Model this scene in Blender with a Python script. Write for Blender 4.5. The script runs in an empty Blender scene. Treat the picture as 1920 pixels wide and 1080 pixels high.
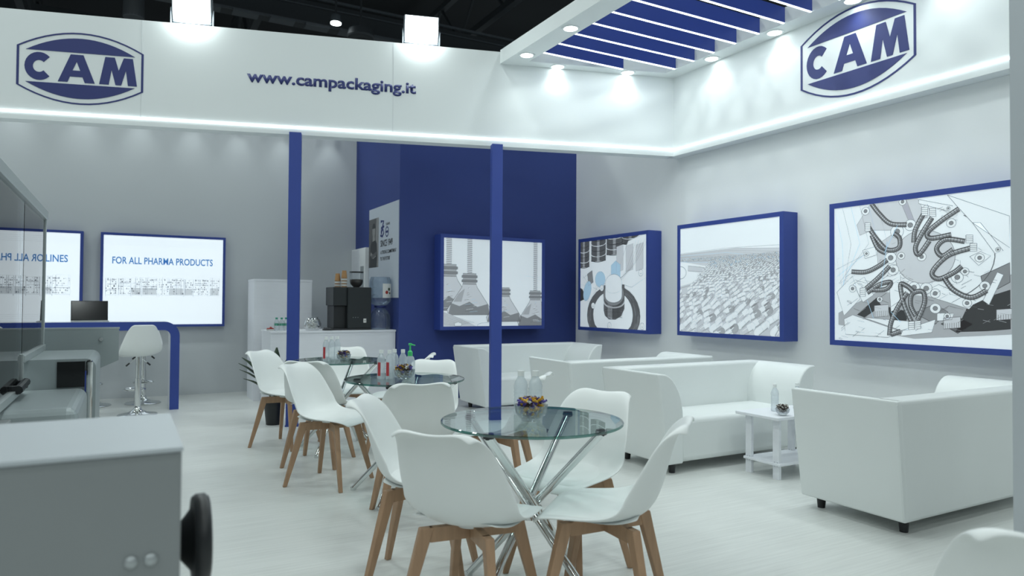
import bpy, bmesh, math, random
from mathutils import Vector, Matrix
random.seed(7)
PI = math.pi
R = math.radians
sc = bpy.context.scene
col = sc.collection

# ------------------------------------------------------------------ camera
# The place is laid out in booth axes: X along the back wall, Y along the right wall, Z up, metres.
cam = bpy.data.cameras.new('camera')
cam.sensor_width = 36.0
cam.lens = 36.0 * 1306 / 1920
cam.dof.use_dof = True
cam.dof.focus_distance = 4.6
cam.dof.aperture_fstop = 2.8
cam.clip_end = 200
cam_ob = bpy.data.objects.new('camera', cam)
col.objects.link(cam_ob)
cam_ob.matrix_world = (Matrix.Translation((0, 0, 1.25)) @ Matrix.Rotation(R(-29), 4, 'Z')
                       @ Matrix.Rotation(R(90) + math.atan(27 / 1306), 4, 'X') @ Matrix.Rotation(R(0.35), 4, 'Z'))
sc.camera = cam_ob

# ------------------------------------------------------------------ world, exposure
w = bpy.data.worlds.new('hall_ambience')
sc.world = w
w.use_nodes = True
w.node_tree.nodes['Background'].inputs[0].default_value = (0.80, 0.94, 0.98, 1)
w.node_tree.nodes['Background'].inputs[1].default_value = 0.30
sc.view_settings.view_transform = 'Standard'
sc.view_settings.look = 'None'
sc.view_settings.gamma = 1.0
sc.view_settings.use_curve_mapping = False
sc.view_settings.exposure = 0.0

LIGHT = (0.90, 1.0, 0.99)
HALL_W = 53.0        # each unseen fill lamp added over the hall
SPOT_W = 7.0         # each canopy downlight
SLAT_W = 1.9          # each lit canopy slat
WASH_W = 6.0         # each wall-wash spot on the back wall
FLOOD_W = 25.0        # each flood lamp on the header


def light(name, kind, power, parent, loc=(0, 0, 0), rot=(0, 0, 0), size=0.1, angle=None, blend=0.6):
    L = bpy.data.lights.new(name, kind)
    L.energy = power
    L.color = LIGHT
    if kind == 'AREA':
        L.shape = 'DISK'
        L.size = size
    else:
        L.shadow_soft_size = size
    if kind == 'SPOT':
        L.spot_size = angle
        L.spot_blend = blend
    o = bpy.data.objects.new(name, L)
    col.objects.link(o)
    o.location = loc
    o.rotation_euler = rot
    o.parent = parent
    return o


# ------------------------------------------------------------------ materials
def lin(c):
    c = c / 255.0
    return c / 12.92 if c <= 0.04045 else ((c + 0.055) / 1.055) ** 2.4


def rgb(r, g, b):
    return (lin(r), lin(g), lin(b), 1)


M = {}


def mat(name, color, rough=0.5, metal=0.0, emit=0.0, emit_col=None, noise=0.0, nscale=8.0, stretch=(1, 1, 1),
        bump=0.0, bscale=60.0, spec=0.5, coat=0.0):
    m = bpy.data.materials.new(name)
    m.use_nodes = True
    nt = m.node_tree
    b = nt.nodes['Principled BSDF']
    b.inputs['Base Color'].default_value = color
    b.inputs['Roughness'].default_value = rough
    b.inputs['Metallic'].default_value = metal
    b.inputs['Specular IOR Level'].default_value = spec
    b.inputs['Coat Weight'].default_value = coat
    if emit:
        b.inputs['Emission Color'].default_value = emit_col or color
        b.inputs['Emission Strength'].default_value = emit
    if noise or bump:
        tc = nt.nodes.new('ShaderNodeTexCoord')
        mp = nt.nodes.new('ShaderNodeMapping')
        mp.inputs['Scale'].default_value = stretch
        nt.links.new(tc.outputs['Object'], mp.inputs[0])
    if noise:
        n = nt.nodes.new('ShaderNodeTexNoise')
        n.inputs['Scale'].default_value = nscale
        n.inputs['Detail'].default_value = 5
        nt.links.new(mp.outputs[0], n.inputs['Vector'])
        r = nt.nodes.new('ShaderNodeMapRange')
        r.inputs['To Min'].default_value = 1 - noise
        r.inputs['To Max'].default_value = 1 + noise
        nt.links.new(n.outputs[0], r.inputs[0])
        mx = nt.nodes.new('ShaderNodeVectorMath')
        mx.operation = 'SCALE'
        mx.inputs[0].default_value = color[:3]
        nt.links.new(r.outputs[0], mx.inputs['Scale'])
        nt.links.new(mx.outputs[0], b.inputs['Base Color'])
    if bump:
        n2 = nt.nodes.new('ShaderNodeTexNoise')
        n2.inputs['Scale'].default_value = bscale
        n2.inputs['Detail'].default_value = 4
        nt.links.new(mp.outputs[0], n2.inputs['Vector'])
        bp = nt.nodes.new('ShaderNodeBump')
        bp.inputs['Strength'].default_value = bump
        bp.inputs['Distance'].default_value = 0.01
        nt.links.new(n2.outputs[0], bp.inputs['Height'])
        nt.links.new(bp.outputs[0], b.inputs['Normal'])
    M[name] = m
    return m


def glass(name, tint, facing=0.04, rough=0.0, strength=1.0, haze=0.0):
    """thin clear pane: see-through body with fresnel reflection"""
    m = bpy.data.materials.new(name)
    m.use_nodes = True
    nt = m.node_tree
    nt.nodes.remove(nt.nodes['Principled BSDF'])
    out = nt.nodes['Material Output']
    t = nt.nodes.new('ShaderNodeBsdfTransparent')
    t.inputs[0].default_value = tint
    g = nt.nodes.new('ShaderNodeBsdfGlossy')
    g.inputs['Roughness'].default_value = rough
    fr = nt.nodes.new('ShaderNodeFresnel')
    fr.inputs[0].default_value = 1.5
    mu = nt.nodes.new('ShaderNodeMath')
    mu.operation = 'MULTIPLY_ADD'
    mu.inputs[1].default_value = strength
    mu.inputs[2].default_value = facing
    mu.use_clamp = True
    nt.links.new(fr.outputs[0], mu.inputs[0])
    mx = nt.nodes.new('ShaderNodeMixShader')
    nt.links.new(mu.outputs[0], mx.inputs[0])
    src = t
    if haze:
        df = nt.nodes.new('ShaderNodeBsdfTranslucent')
        df.inputs[0].default_value = (0.85, 0.9, 0.93, 1)
        d2 = nt.nodes.new('ShaderNodeBsdfDiffuse')
        d2.inputs[0].default_value = (0.85, 0.9, 0.93, 1)
        ad = nt.nodes.new('ShaderNodeMixShader')
        ad.inputs[0].default_value = 0.5
        nt.links.new(df.outputs[0], ad.inputs[1])
        nt.links.new(d2.outputs[0], ad.inputs[2])
        src = nt.nodes.new('ShaderNodeMixShader')
        src.inputs[0].default_value = haze
        nt.links.new(t.outputs[0], src.inputs[1])
        nt.links.new(ad.outputs[0], src.inputs[2])
    nt.links.new(src.outputs[0], mx.inputs[1])
    nt.links.new(g.outputs[0], mx.inputs[2])
    nt.links.new(mx.outputs[0], out.inputs['Surface'])
    M[name] = m
    return m


mat('wall_white', (0.86, 0.885, 0.89, 1), 0.55, noise=0.03, nscale=1.2)
mat('wall_grey', (0.56, 0.59, 0.61, 1), 0.6, noise=0.04, nscale=0.8)
mat('fascia_white', (0.78, 0.82, 0.82, 1), 0.5, noise=0.02, nscale=1.0)
mat('blue', (0.030, 0.062, 0.30, 1), 0.5, noise=0.05, nscale=1.5)
mat('blue_wall', (0.026, 0.050, 0.22, 1), 0.6, noise=0.05, nscale=1.0)
mat('navy', (0.022, 0.034, 0.16, 1), 0.5)
mat('floor_vinyl', (0.66, 0.68, 0.66, 1), 0.38, noise=0.16, nscale=5.0, stretch=(0.5, 12, 1), bump=0.06, bscale=12)
mat('white_plastic', (0.80, 0.83, 0.82, 1), 0.35)
mat('white_pad', (0.82, 0.85, 0.84, 1), 0.45)
mat('white_leather', (0.74, 0.775, 0.77, 1), 0.42, bump=0.10, bscale=9, noise=0.02, nscale=4)
mat('white_board', (0.76, 0.78, 0.82, 1), 0.45, noise=0.04, nscale=5, stretch=(1, 8, 8))
mat('oak', (0.40, 0.250, 0.150, 1), 0.5, noise=0.22, nscale=9, stretch=(6, 6, 0.6))
mat('chrome', (0.72, 0.74, 0.74, 1), 0.10, 1.0)
mat('steel', (0.42, 0.45, 0.46, 1), 0.38, 0.55)
mat('aluminium', (0.50, 0.55, 0.55, 1), 0.35, 0.6)
mat('machine_grey', (0.34, 0.39, 0.40, 1), 0.42, 0.25, noise=0.05, nscale=2)
mat('machine_light', (0.50, 0.54, 0.57, 1), 0.4, 0.15, noise=0.04, nscale=2)
mat('machine_front', (0.26, 0.28, 0.285, 1), 0.42, 0.2, noise=0.05, nscale=3)
mat('black_plastic', (0.012, 0.014, 0.016, 1), 0.4)
mat('black_gloss', (0.006, 0.007, 0.008, 1), 0.12)
mat('machine_black', (0.016, 0.020, 0.022, 1), 0.35)
mat('hall_dark', (0.020, 0.024, 0.028, 1), 0.8, noise=0.3, nscale=0.5)
mat('hall_steel', (0.045, 0.053, 0.06, 1), 0.6)
mat('hall_pale', (0.10, 0.115, 0.13, 1), 0.5)
mat('led', (0.9, 0.98, 1, 1), 0.5, emit=3.2, emit_col=(0.88, 0.98, 1, 1))
mat('lamp_face', (0.9, 0.98, 1, 1), 0.5, emit=9.0, emit_col=(0.9, 1, 1, 1))
mat('lamp_soft', (0.9, 0.98, 1, 1), 0.5, emit=3.0, emit_col=(0.9, 1, 1, 1))
mat('red_label', rgb(178, 60, 66), 0.4)
mat('green', rgb(60, 190, 110), 0.35)
mat('teal', rgb(40, 150, 120), 0.4)
mat('paper_brown', rgb(168, 128, 84), 0.7)
mat('paper_white', (0.75, 0.75, 0.72, 1), 0.7)
mat('coffee_beans', (0.03, 0.018, 0.012, 1), 0.5, bump=0.5, bscale=90)
mat('candy_gold', rgb(212, 170, 60), 0.3, 0.3)
mat('candy_purple', rgb(84, 72, 150), 0.3, 0.2)
mat('candy_dark', rgb(78, 66, 60), 0.3, 0.2)
mat('candy_white', rgb(200, 200, 195), 0.4)
mat('leaf', rgb(40, 62, 38), 0.45)
mat('soil', rgb(45, 36, 30), 0.9)
mat('tomato', rgb(160, 50, 40), 0.4)
mat('pad_dark', rgb(60, 60, 62), 0.6)
glass('table_glass', (0.84, 0.92, 0.91, 1), 0.03, strength=1.0)
glass('glass_edge', (0.10, 0.32, 0.28, 1), 0.10)
glass('clear', (0.95, 0.97, 0.98, 1), 0.02, strength=.6, haze=.06)
glass('pet', (0.95, 0.97, 0.98, 1), 0.02, rough=0.08, strength=.4, haze=0.38)
glass('water_jug', (0.74, 0.82, 0.90, 1), 0.03, rough=0.08, strength=.5, haze=0.10)
glass('machine_glass', (0.86, 0.90, 0.92, 1), 0.05)


def lit(name, c, k):
    mat(name, c, 0.5, emit=k, emit_col=c)


LB = 0.30
lit('print_white', (0.80, 0.86, 0.90, 1), LB)
for i, v in enumerate((0.62, 0.42, 0.25, 0.12, 0.045)):
    lit('ink%d' % i, (v * 0.93, v * 0.98, v * 1.04, 1), LB)
lit('ink_blue', (0.42, 0.62, 0.78, 1), LB)
lit('print_bright', (0.80, 0.87, 0.92, 1), 0.62)
lit('type_blue', rgb(62, 122, 182), 0.5)
lit('bright0', (0.55, 0.60, 0.64, 1), 0.55)
lit('bright1', (0.32, 0.36, 0.40, 1), 0.5)
lit('bright2', (0.14, 0.16, 0.19, 1), 0.4)
mat('poster_white', (0.52, 0.57, 0.64, 1), 0.5)
mat('poster_dark', (0.035, 0.037, 0.042, 1), 0.5)
mat('poster_mid', (0.11, 0.11, 0.115, 1), 0.5)
mat('poster_skin', (0.27, 0.27, 0.27, 1), 0.5)


# ------------------------------------------------------------------ object helpers
def tag(o, label, cat, group=None, kind=None):
    o['label'] = label
    if cat:
        o['category'] = cat
    if group:
        o['group'] = group
    if kind:
        o['kind'] = kind
    return o


def thing(name, label, cat, loc=(0, 0, 0), rz=0.0, group=None, kind=None):
    o = bpy.data.objects.new(name, None)
    o.empty_display_size = 0.1
    col.objects.link(o)
    o.location = loc
    o.rotation_euler = (0, 0, rz)
    return tag(o, label, cat, group, kind)


def obj(name, bm, m, parent=None, smooth=False, angle=40):
    me = bpy.data.meshes.new(name)
    bmesh.ops.recalc_face_normals(bm, faces=bm.faces)
    bm.to_mesh(me)
    bm.free()
    ms = m if isinstance(m, (list, tuple)) else [m]
    for x in ms:
        me.materials.append(M[x])
    if smooth:
        for p in me.polygons:
            p.use_smooth = True
        me.set_sharp_from_angle(angle=R(angle))
    o = bpy.data.objects.new(name, me)
    col.objects.link(o)
    if parent is not None:
        o.parent = parent
    return o


def box(bm, x0, x1, y0, y1, z0, z1, bev=0.0, seg=2, mi=0):
    r = bmesh.ops.create_cube(bm, size=1)
    vs = r['verts']
    for v in vs:
        v.co = Vector((x0 + (v.co.x + .5) * (x1 - x0), y0 + (v.co.y + .5) * (y1 - y0), z0 + (v.co.z + .5) * (z1 - z0)))
    fs = {f for v in vs for f in v.link_faces}
    for f in fs:
        f.material_index = mi
    if bev:
        es = list({e for v in vs for e in v.link_edges})
        bmesh.ops.bevel(bm, geom=es, offset=bev, segments=seg, profile=0.5, affect='EDGES')
    return vs


def B(*a, **k):
    bm = bmesh.new()
    box(bm, *a, **k)
    return bm


def tube(bm, p0, p1, r0, r1=None, n=12, caps=True):
    p0, p1 = Vector(p0), Vector(p1)
    r1 = r0 if r1 is None else r1
    d = (p1 - p0).normalized()
    a = d.orthogonal().normalized()
    b = d.cross(a)
    ra = [bm.verts.new(p0 + (a * math.cos(2 * PI * i / n) + b * math.sin(2 * PI * i / n)) * r0) for i in range(n)]
    rb = [bm.verts.new(p1 + (a * math.cos(2 * PI * i / n) + b * math.sin(2 * PI * i / n)) * r1) for i in range(n)]
    for i in range(n):
        bm.faces.new((ra[i], ra[(i + 1) % n], rb[(i + 1) % n], rb[i]))
    if caps:
        bm.faces.new(ra[::-1])
        bm.faces.new(rb)


def lathe(bm, prof, n=24, axis=(0, 0, 0), closed=False):
    ax = Vector(axis)
    rings = []
    for (r, z) in prof:
        if r < 1e-5:
            rings.append([bm.verts.new(ax + Vector((0, 0, z)))])
        else:
            rings.append([bm.verts.new(ax + Vector((r * math.cos(2 * PI * i / n), r * math.sin(2 * PI * i / n), z))) for i in range(n)])
    for A, C in zip(rings, rings[1:]):
        for i in range(n):
            j = (i + 1) % n
            if len(A) == 1 and len(C) == 1:
                continue
            if len(A) == 1:
                bm.faces.new((A[0], C[j], C[i]))
            elif len(C) == 1:
                bm.faces.new((A[i], A[j], C[0]))
            else:
                bm.faces.new((A[i], A[j], C[j], C[i]))


def prism(bm, pts, z0, z1, mi=0):
    lo = [bm.verts.new((x, y, z0)) for x, y in pts]
    hi = [bm.verts.new((x, y, z1)) for x, y in pts]
    n = len(pts)
    fs = [bm.faces.new(lo[::-1]), bm.faces.new(hi)]
    for i in range(n):
        fs.append(bm.faces.new((lo[i], lo[(i + 1) % n], hi[(i + 1) % n], hi[i])))
    for f in fs:
        f.material_index = mi
    return lo, hi


def slab(bm, pts, y0, y1, mi=0):
    """polygon in the x-z plane, extruded along y"""
    lo = [bm.verts.new((x, y0, z)) for x, z in pts]
    hi = [bm.verts.new((x, y1, z)) for x, z in pts]
    n = len(pts)
    fs = [bm.faces.new(lo), bm.faces.new(hi[::-1])]
    for i in range(n):
        fs.append(bm.faces.new((lo[i], hi[i], hi[(i + 1) % n], lo[(i + 1) % n])))
    for f in fs:
        f.material_index = mi


def bev_mod(o, wd, seg=3):
    m = o.modifiers.new('bevel', 'BEVEL')
    m.width = wd
    m.segments = seg
    m.limit_method = 'ANGLE'
    m.angle_limit = R(35)
    return o


def copy_tree(root, loc, rz, label=None, group=None):
    r = root.copy()
    col.objects.link(r)
    r.location = loc
    r.rotation_euler = (0, 0, rz)
    if label:
        r['label'] = label
    if group:
        r['group'] = group
    for ch in list(root.children):
        c = ch.copy()
        col.objects.link(c)
        c.parent = r
        for g in list(ch.children):
            d = g.copy()
            col.objects.link(d)
            d.parent = c
    return r


def text_mesh(body, width, height, bold=0.0, align='LEFT'):
    """lettering as a flat mesh in x-z, scaled to width x cap height; origin lower left of the box"""
    cu = bpy.data.curves.new('type', 'FONT')
    cu.body = body
    cu.size = 1.0
    cu.offset = bold
    cu.resolution_u = 3
    o = bpy.data.objects.new('type', cu)
    col.objects.link(o)
    dg = bpy.context.evaluated_depsgraph_get()
    me = bpy.data.meshes.new_from_object(o.evaluated_get(dg))
    bpy.data.objects.remove(o)
    xs = [v.co.x for v in me.vertices]
    x0, x1 = min(xs), max(xs)
    cap = 0.70
    for v in me.vertices:
        x, y = v.co.x, v.co.y
        v.co = ((x - x0) / (x1 - x0) * width, 0, y / cap * height)
    return me


def text_obj(name, body, width, height, m, parent, loc, bold=0.0, thick=0.0):
    me = text_mesh(body, width, height, bold)
    me.materials.clear()
    me.materials.append(M[m])
    o = bpy.data.objects.new(name, me)
    col.objects.link(o)
    o.location = loc
    o.parent = parent
    if thick:
        s = o.modifiers.new('solid', 'SOLIDIFY')
        s.thickness = thick
        s.offset = 0
    return o


class Art:
    """flat printed drawing: polygons and strokes on a picture of size w x h (u right, v up, both 0..1)"""
    def __init__(self, w, h, mats):
        self.bm = bmesh.new()
        self.w, self.h, self.mats = w, h, mats

    def P(self, u, v, L):
        return self.bm.verts.new((u * self.w, -0.0012 - 0.00025 * L, v * self.h))

    def poly(self, pts, tone, L=1):
        try:
            f = self.bm.faces.new([self.P(u, v, L) for u, v in pts])
            f.material_index = tone
        except ValueError:
            pass

    def line(self, pts, wd, tone, L=2, closed=False):
        """wd in metres"""
        if closed:
            pts = list(pts) + [pts[0]]
        q = [(u * self.w, v * self.h) for u, v in pts]
        n = len(q)
        l, r = [], []
        for i in range(n):
            a = q[max(i - 1, 0)]
            b = q[min(i + 1, n - 1)]
            dx, dy = b[0] - a[0], b[1] - a[1]
            k = math.hypot(dx, dy) or 1
            nx, ny = -dy / k * wd / 2, dx / k * wd / 2
            l.append(self.bm.verts.new((q[i][0] + nx, -0.0012 - 0.00025 * L, q[i][1] + ny)))
            r.append(self.bm.verts.new((q[i][0] - nx, -0.0012 - 0.00025 * L, q[i][1] - ny)))
        for i in range(n - 1):
            f = self.bm.faces.new((l[i], l[i + 1], r[i + 1], r[i]))
            f.material_index = tone

    def ell(self, u, v, ru, rv, n=28, a0=0, a1=360, rot=0):
        o = []
        full = abs(a1 - a0) >= 360
        for i in range(n if full else n + 1):
            t = R(a0 + (a1 - a0) * i / n)
            x, y = ru * math.cos(t), rv * math.sin(t)
            o.append((u + x * math.cos(rot) - y * math.sin(rot), v + x * math.sin(rot) + y * math.cos(rot)))
        return o

    def disc(self, u, v, ru, rv, tone, L=1, edge=None, ew=0.004, n=28, rot=0):
        p = self.ell(u, v, ru, rv, n, rot=rot)
        self.poly(p, tone, L)
        if edge is not None:
            self.line(p, ew, edge, L + 1, closed=True)

    def shape(self, pts, tone, L=1, edge=None, ew=0.004):
        self.poly(pts, tone, L)
        if edge is not None:
            self.line(pts, ew, edge, L + 1, closed=True)

    def hatch(self, u0, v0, u1, v1, n, tone, wd=0.002, L=3, slant=0.0):
        for i in range(n):
            v = v0 + (v1 - v0) * (i + random.random() * .6) / n
            a = u0 + (u1 - u0) * random.uniform(0, .2)
            b = u1 - (u1 - u0) * random.uniform(0, .2)
            self.line([(a, v), (b, v + slant)], wd, tone, L)

    def build(self, name, parent, loc):
        for v in self.bm.verts:
            v.co.x = min(max(v.co.x, 0), self.w)
            v.co.z = min(max(v.co.z, 0), self.h)
        me = bpy.data.meshes.new(name)
        self.bm.to_mesh(me)
        self.bm.free()
        for m in self.mats:
            me.materials.append(M[m])
        o = bpy.data.objects.new(name, me)
        col.objects.link(o)
        o.location = loc
        o.parent = parent
        return o


def smooth_path(pts, n=8):
    """Catmull-Rom through 2-D points"""
    out = []
    P = [pts[0]] + list(pts) + [pts[-1]]
    for i in range(1, len(P) - 2):
        a, b, c, d = P[i - 1], P[i], P[i + 1], P[i + 2]
        for k in range(n):
            t = k / n
            out.append(tuple(0.5 * ((2 * b[j]) + (-a[j] + c[j]) * t + (2 * a[j] - 5 * b[j] + 4 * c[j] - d[j]) * t * t
                                    + (-a[j] + 3 * b[j] - 3 * c[j] + d[j]) * t ** 3) for j in range(len(b))))
    out.append(tuple(pts[-1]))
    return out


def structure(name, bm, m, label, **k):
    o = obj(name, bm, m, **k)
    o['kind'] = 'structure'
    o['label'] = label
    o['category'] = name.split('_')[0]
    return o


# ------------------------------------------------------------------ room shell
WR = 5.65      # right wall
WB = 10.2      # back wall
BX, BY = 2.985, 8.3     # blue block: left side and front face
structure('floor', B(-14, 14, -6, 34, -0.1, 0), 'floor_vinyl', 'pale vinyl floor with fine streaks across the booth')
structure('wall_back', B(-9, BX, WB, WB + 0.12, 0, 4.2), 'wall_grey', 'pale grey back wall behind the bar desk')
structure('wall_center', B(BX, WR + 0.12, BY, WB + 0.12, 0, 4.2), 'blue_wall', 'blue wall block beside the coffee counter')
structure('wall_right', B(WR, WR + 0.12, 1.2, BY, 0, 3.97), 'wall_white', 'long white wall hung with framed light boxes')
structure('ceiling', B(-40, 50, -20, 70, 11.0, 11.2), 'hall_dark', 'dark exhibition hall roof high above the booth')
structure('wall_far', B(-40, 50, 48, 48.3, 0, 11), 'hall_dark', 'dark far wall of the exhibition hall')

# ------------------------------------------------------------------ header with lettering
HC = (5.5, 6.1)
HA = R(-16)
ZT, ZL = 3.98, 3.0


def logo(parent, x0, x1, zc, hh):
    """emblem: barrel outline with caps and three letters, in the parent's x-z plane"""
    wd = x1 - x0
    xc = (x0 + x1) / 2

    def barrel(sx, side, top, n=14):
        # side: half height at the vertical edges, top: half height in the middle
        p = []
        for i in range(n + 1):
            t = -1 + 2 * i / n
            p.append((xc + sx * t, zc - (top - (top - side) * t * t)))
        for i in range(n + 1):
            t = 1 - 2 * i / n
            p.append((xc + sx * t, zc + (top - (top - side) * t * t)))
        return p
    e = thing_part('logo', parent)
    bm = bmesh.new()
    o, i_ = barrel(wd / 2, hh * 0.54, hh), barrel(wd / 2 - wd * .018, hh * 0.54 - hh * .012, hh - hh * .04)
    n = len(o)
    for k in range(n):
        a, b, c, d = o[k], o[(k + 1) % n], i_[(k + 1) % n], i_[k]
        slab(bm, [a, b, c, d], -0.004, 0.0)
    bmesh.ops.remove_doubles(bm, verts=bm.verts, dist=1e-5)
    obj('logo_outline', bm, 'navy', e)
    for s, nm in ((1, 'logo_cap'), (-1, 'logo_cap')):
        bm = bmesh.new()
        p = []
        sx = wd * .43
        for k in range(17):
            t = -1 + 2 * k / 16
            p.append((xc + sx * t, zc + s * (hh * .84 - hh * .40 * t * t)))
        slab(bm, p if s > 0 else p[::-1], -0.004, 0.0)
        obj(nm, bm, 'navy', e)
    lh = hh * .385

    def glyph(name, cx, hw, polys):
        bm = bmesh.new()
        for p in polys:
            slab(bm, [(cx + x * hw, zc + z * lh) for x, z in p], -0.004, 0)
        obj(name, bm, 'navy', e)
    ang = [R(44 + (316 - 44) * k / 20) for k in range(21)]
    ring = [[(math.cos(a_), math.sin(a_)) for a_ in ang], [(.43 * math.cos(a_), .43 * math.sin(a_)) for a_ in ang]]
    glyph('letter_c', xc - wd * .327, wd * .112, [ring[0] + ring[1][::-1]])
    glyph('letter_a', xc - wd * .035, wd * .145,
          [[(-1, -1), (-.48, -1), (-.36, -.6), (-.22, -.15), (0, .5), (0, 1), (-.33, 1)],
           [(.45, -1), (1, -1), (.36, 1), (0, 1), (0, .5), (.2, -.15), (.33, -.6)],
           [(-.36, -.6), (.33, -.6), (.2, -.15), (-.22, -.15)]])
    glyph('letter_m', xc + wd * .297, wd * .152,
          [[(-1, -1), (-.5, -1), (-.36, .1), (-.14, -1), (.16, -1), (.40, .1), (.52, -1), (1, -1), (.76, 1), (.28, 1), (.02, .05), (-.2, 1), (-.7, 1)]])


def thing_part(name, parent):
    """an empty used as a grouping part under a thing"""
    o = bpy.data.objects.new(name, None)
    o.empty_display_size = 0.05
    col.objects.link(o)
    o.parent = parent
    return o


hl = thing('booth_header', 'white header with emblem and web address over the two blue posts', 'header', (HC[0], HC[1], 0), HA)
obj('fascia', B(-9.2, 0.0, 0, 0.16, ZL + .03, ZT), 'fascia_white', hl)
obj('led_strip', B(-9.2, -0.02, -0.012, 0.05, ZL + .008, ZL + .026), 'led', hl)
obj('lower_lip', B(-9.2, 0.0, 0.0, 0.15, ZL - .055, ZL + .03), 'fascia_white', hl)
bm = bmesh.new()
for x in (-5.62, -3.2, -8.0):
    box(bm, x, x + .003, -0.0015, 0.01, ZL + .03, ZT)
obj('panel_joint', bm, 'wall_grey', hl)
logo(hl, -6.69, -5.60, 3.457, 0.345)
text_obj('lettering', 'www.campackaging.it', 1.69, 0.115, 'navy', hl, (-4.649, -0.003, 3.455), 0.028, 0.004)

hr = thing('booth_header', 'white header with emblem above the wall of framed light boxes', 'header', (HC[0], HC[1], 0), R(-90))
obj('fascia', B(-0.12, 4.9, 0, 0.148, ZL + .03, ZT), 'fascia_white', hr)
obj('led_strip', B(0.0, 4.9, -0.012, 0.05, ZL + .008, ZL + .026), 'led', hr)
obj('lower_lip', B(-0.1, 4.9, 0.0, 0.148, ZL - .055, ZL + .03), 'fascia_white', hr)
logo(hr, 1.735, 2.825, 3.457, 0.385)

for (px, py, lb) in ((1.475, 7.19, 'blue square post standing beside the black plant pot'),
                     (3.47, 6.62, 'blue square post standing in front of the far sofa')):
    p = thing('support_post', lb, 'post', (px, py, 0), HA)
    obj('shaft', B(-.058, .058, -.05, .05, 0.012, ZL - .055), 'blue', p)
    obj('base_plate', B(-.064, .064, -.056, .056, 0, .012), 'blue', p)

# ------------------------------------------------------------------ slatted canopy
tn = math.tan(-HA)


def hy(x, off=0.0):      # header front line, moved towards the camera by off
    return HC[1] + (HC[0] - x) * tn - off / math.cos(HA)


cp = thing('slatted_canopy', 'white canopy frame with lit blue slats hanging in the header corner', 'canopy')
Y0 = 2.2
bm = bmesh.new()
prism(bm, [(3.53, Y0), (3.765, Y0), (3.765, hy(3.765)), (3.53, hy(3.53))], 3.85, 4.0)
obj('beam', bm, 'fascia_white', cp)
bm = bmesh.new()
prism(bm, [(5.3, Y0), (5.499, Y0), (5.499, hy(5.499)), (5.3, hy(5.3))], 3.85, 4.0)
obj('beam', bm, 'fascia_white', cp)
bm = bmesh.new()
prism(bm, [(3.765, hy(3.765, .15)), (5.3, hy(5.3, .15)), (5.3, hy(5.3)), (3.765, hy(3.765))], 3.85, 4.0)
obj('beam', bm, 'fascia_white', cp)
obj('beam', B(3.765, 5.3, Y0, Y0 + .22, 3.85, 4.0), 'fascia_white', cp)
for k in range(13):
    y = 6.15 - .293 * k
    xe = 5.3
    if y > hy(5.3, .15):
        xe = HC[0] - (y + .15 / math.cos(HA) - HC[1]) / tn + .02
    s = obj('slat', B(3.765, xe, y - .014, y + .014, 3.858, 3.998), 'blue', cp)
    ls = obj('led_strip', B(3.765, xe, y - .008, y + .008, 3.850, 3.858), 'led', s)
    la = light('slat_light', 'AREA', SLAT_W * (xe - 3.765) / 1.535, s, ((3.765 + xe) / 2, y, 3.847), (0, 0, 0), 1.0)
    la.data.shape = 'RECTANGLE'
    la.data.size = (xe - 3.765) * .98
    la.data.size_y = .016
spots = [(3.648, 6.29), (3.648, 5.465), (3.648, 4.64), (3.648, 3.815), (3.648, 2.99), (4.125, 6.43), (4.913, 6.2),
         (5.4, 5.4), (5.4, 4.58), (5.4, 3.76), (5.4, 2.94)]
for i, (x, y) in enumerate(spots):
    d = thing('downlight', 'round white downlight set into the canopy frame', 'downlight', (x, y, 3.85), 0, 'canopy downlights')
    bm = bmesh.new()
    lathe(bm, [(.066, .004), (.066, -.006), (.086, -.006), (.088, .0), (.088, .004)], 28)
    obj('trim_ring', bm, 'fascia_white', d, True)
    bm = bmesh.new()
    lathe(bm, [(0, -.004), (.066, -.004)], 28)
    obj('lens', bm, 'lamp_face', d)
    light('downlight_lamp', 'SPOT', SPOT_W, d, (0, 0, -.012), (0, 0, 0), 0.05, R(125), 0.8)

# floods standing on the header
for x, lb in ((-5.175, 'square flood lamp on the header above the panel joint near the emblem'),
              (-2.905, 'square flood lamp on the header near the slatted canopy')):
    q = Vector((HC[0], HC[1], 0)) + Matrix.Rotation(HA, 3, 'Z') @ Vector((x, 0.04, 0))
    fl = thing('flood_lamp', lb, 'flood lamp', (q.x, q.y, ZT), HA)
    fb = thing_part('head', fl)
    fb.location = (0, 0, .16)
    fb.rotation_euler = (R(12), 0, 0)
    obj('housing', B(-.185, .185, -.03, .06, -.135, .155, .01), 'hall_pale', fb)
    obj('lens', B(-.172, .172, -.036, -.029, -.105, .145), 'lamp_face', fb)
    bm = bmesh.new()
    box(bm, -.2, -.188, -.01, .02, 0, .17)
    box(bm, .188, .2, -.01, .02, 0, .17)
    box(bm, -.2, .2, -.01, .02, 0, .012)
    obj('bracket', bm, 'hall_pale', fl)
    lt = light('flood_light', 'AREA', FLOOD_W, fl, (0, -.07, .17), (R(82), 0, 0), 0.3)

# ------------------------------------------------------------------ framed light boxes
INK = ['print_white', 'ink0', 'ink1', 'ink2', 'ink3', 'ink4', 'ink_blue']


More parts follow.
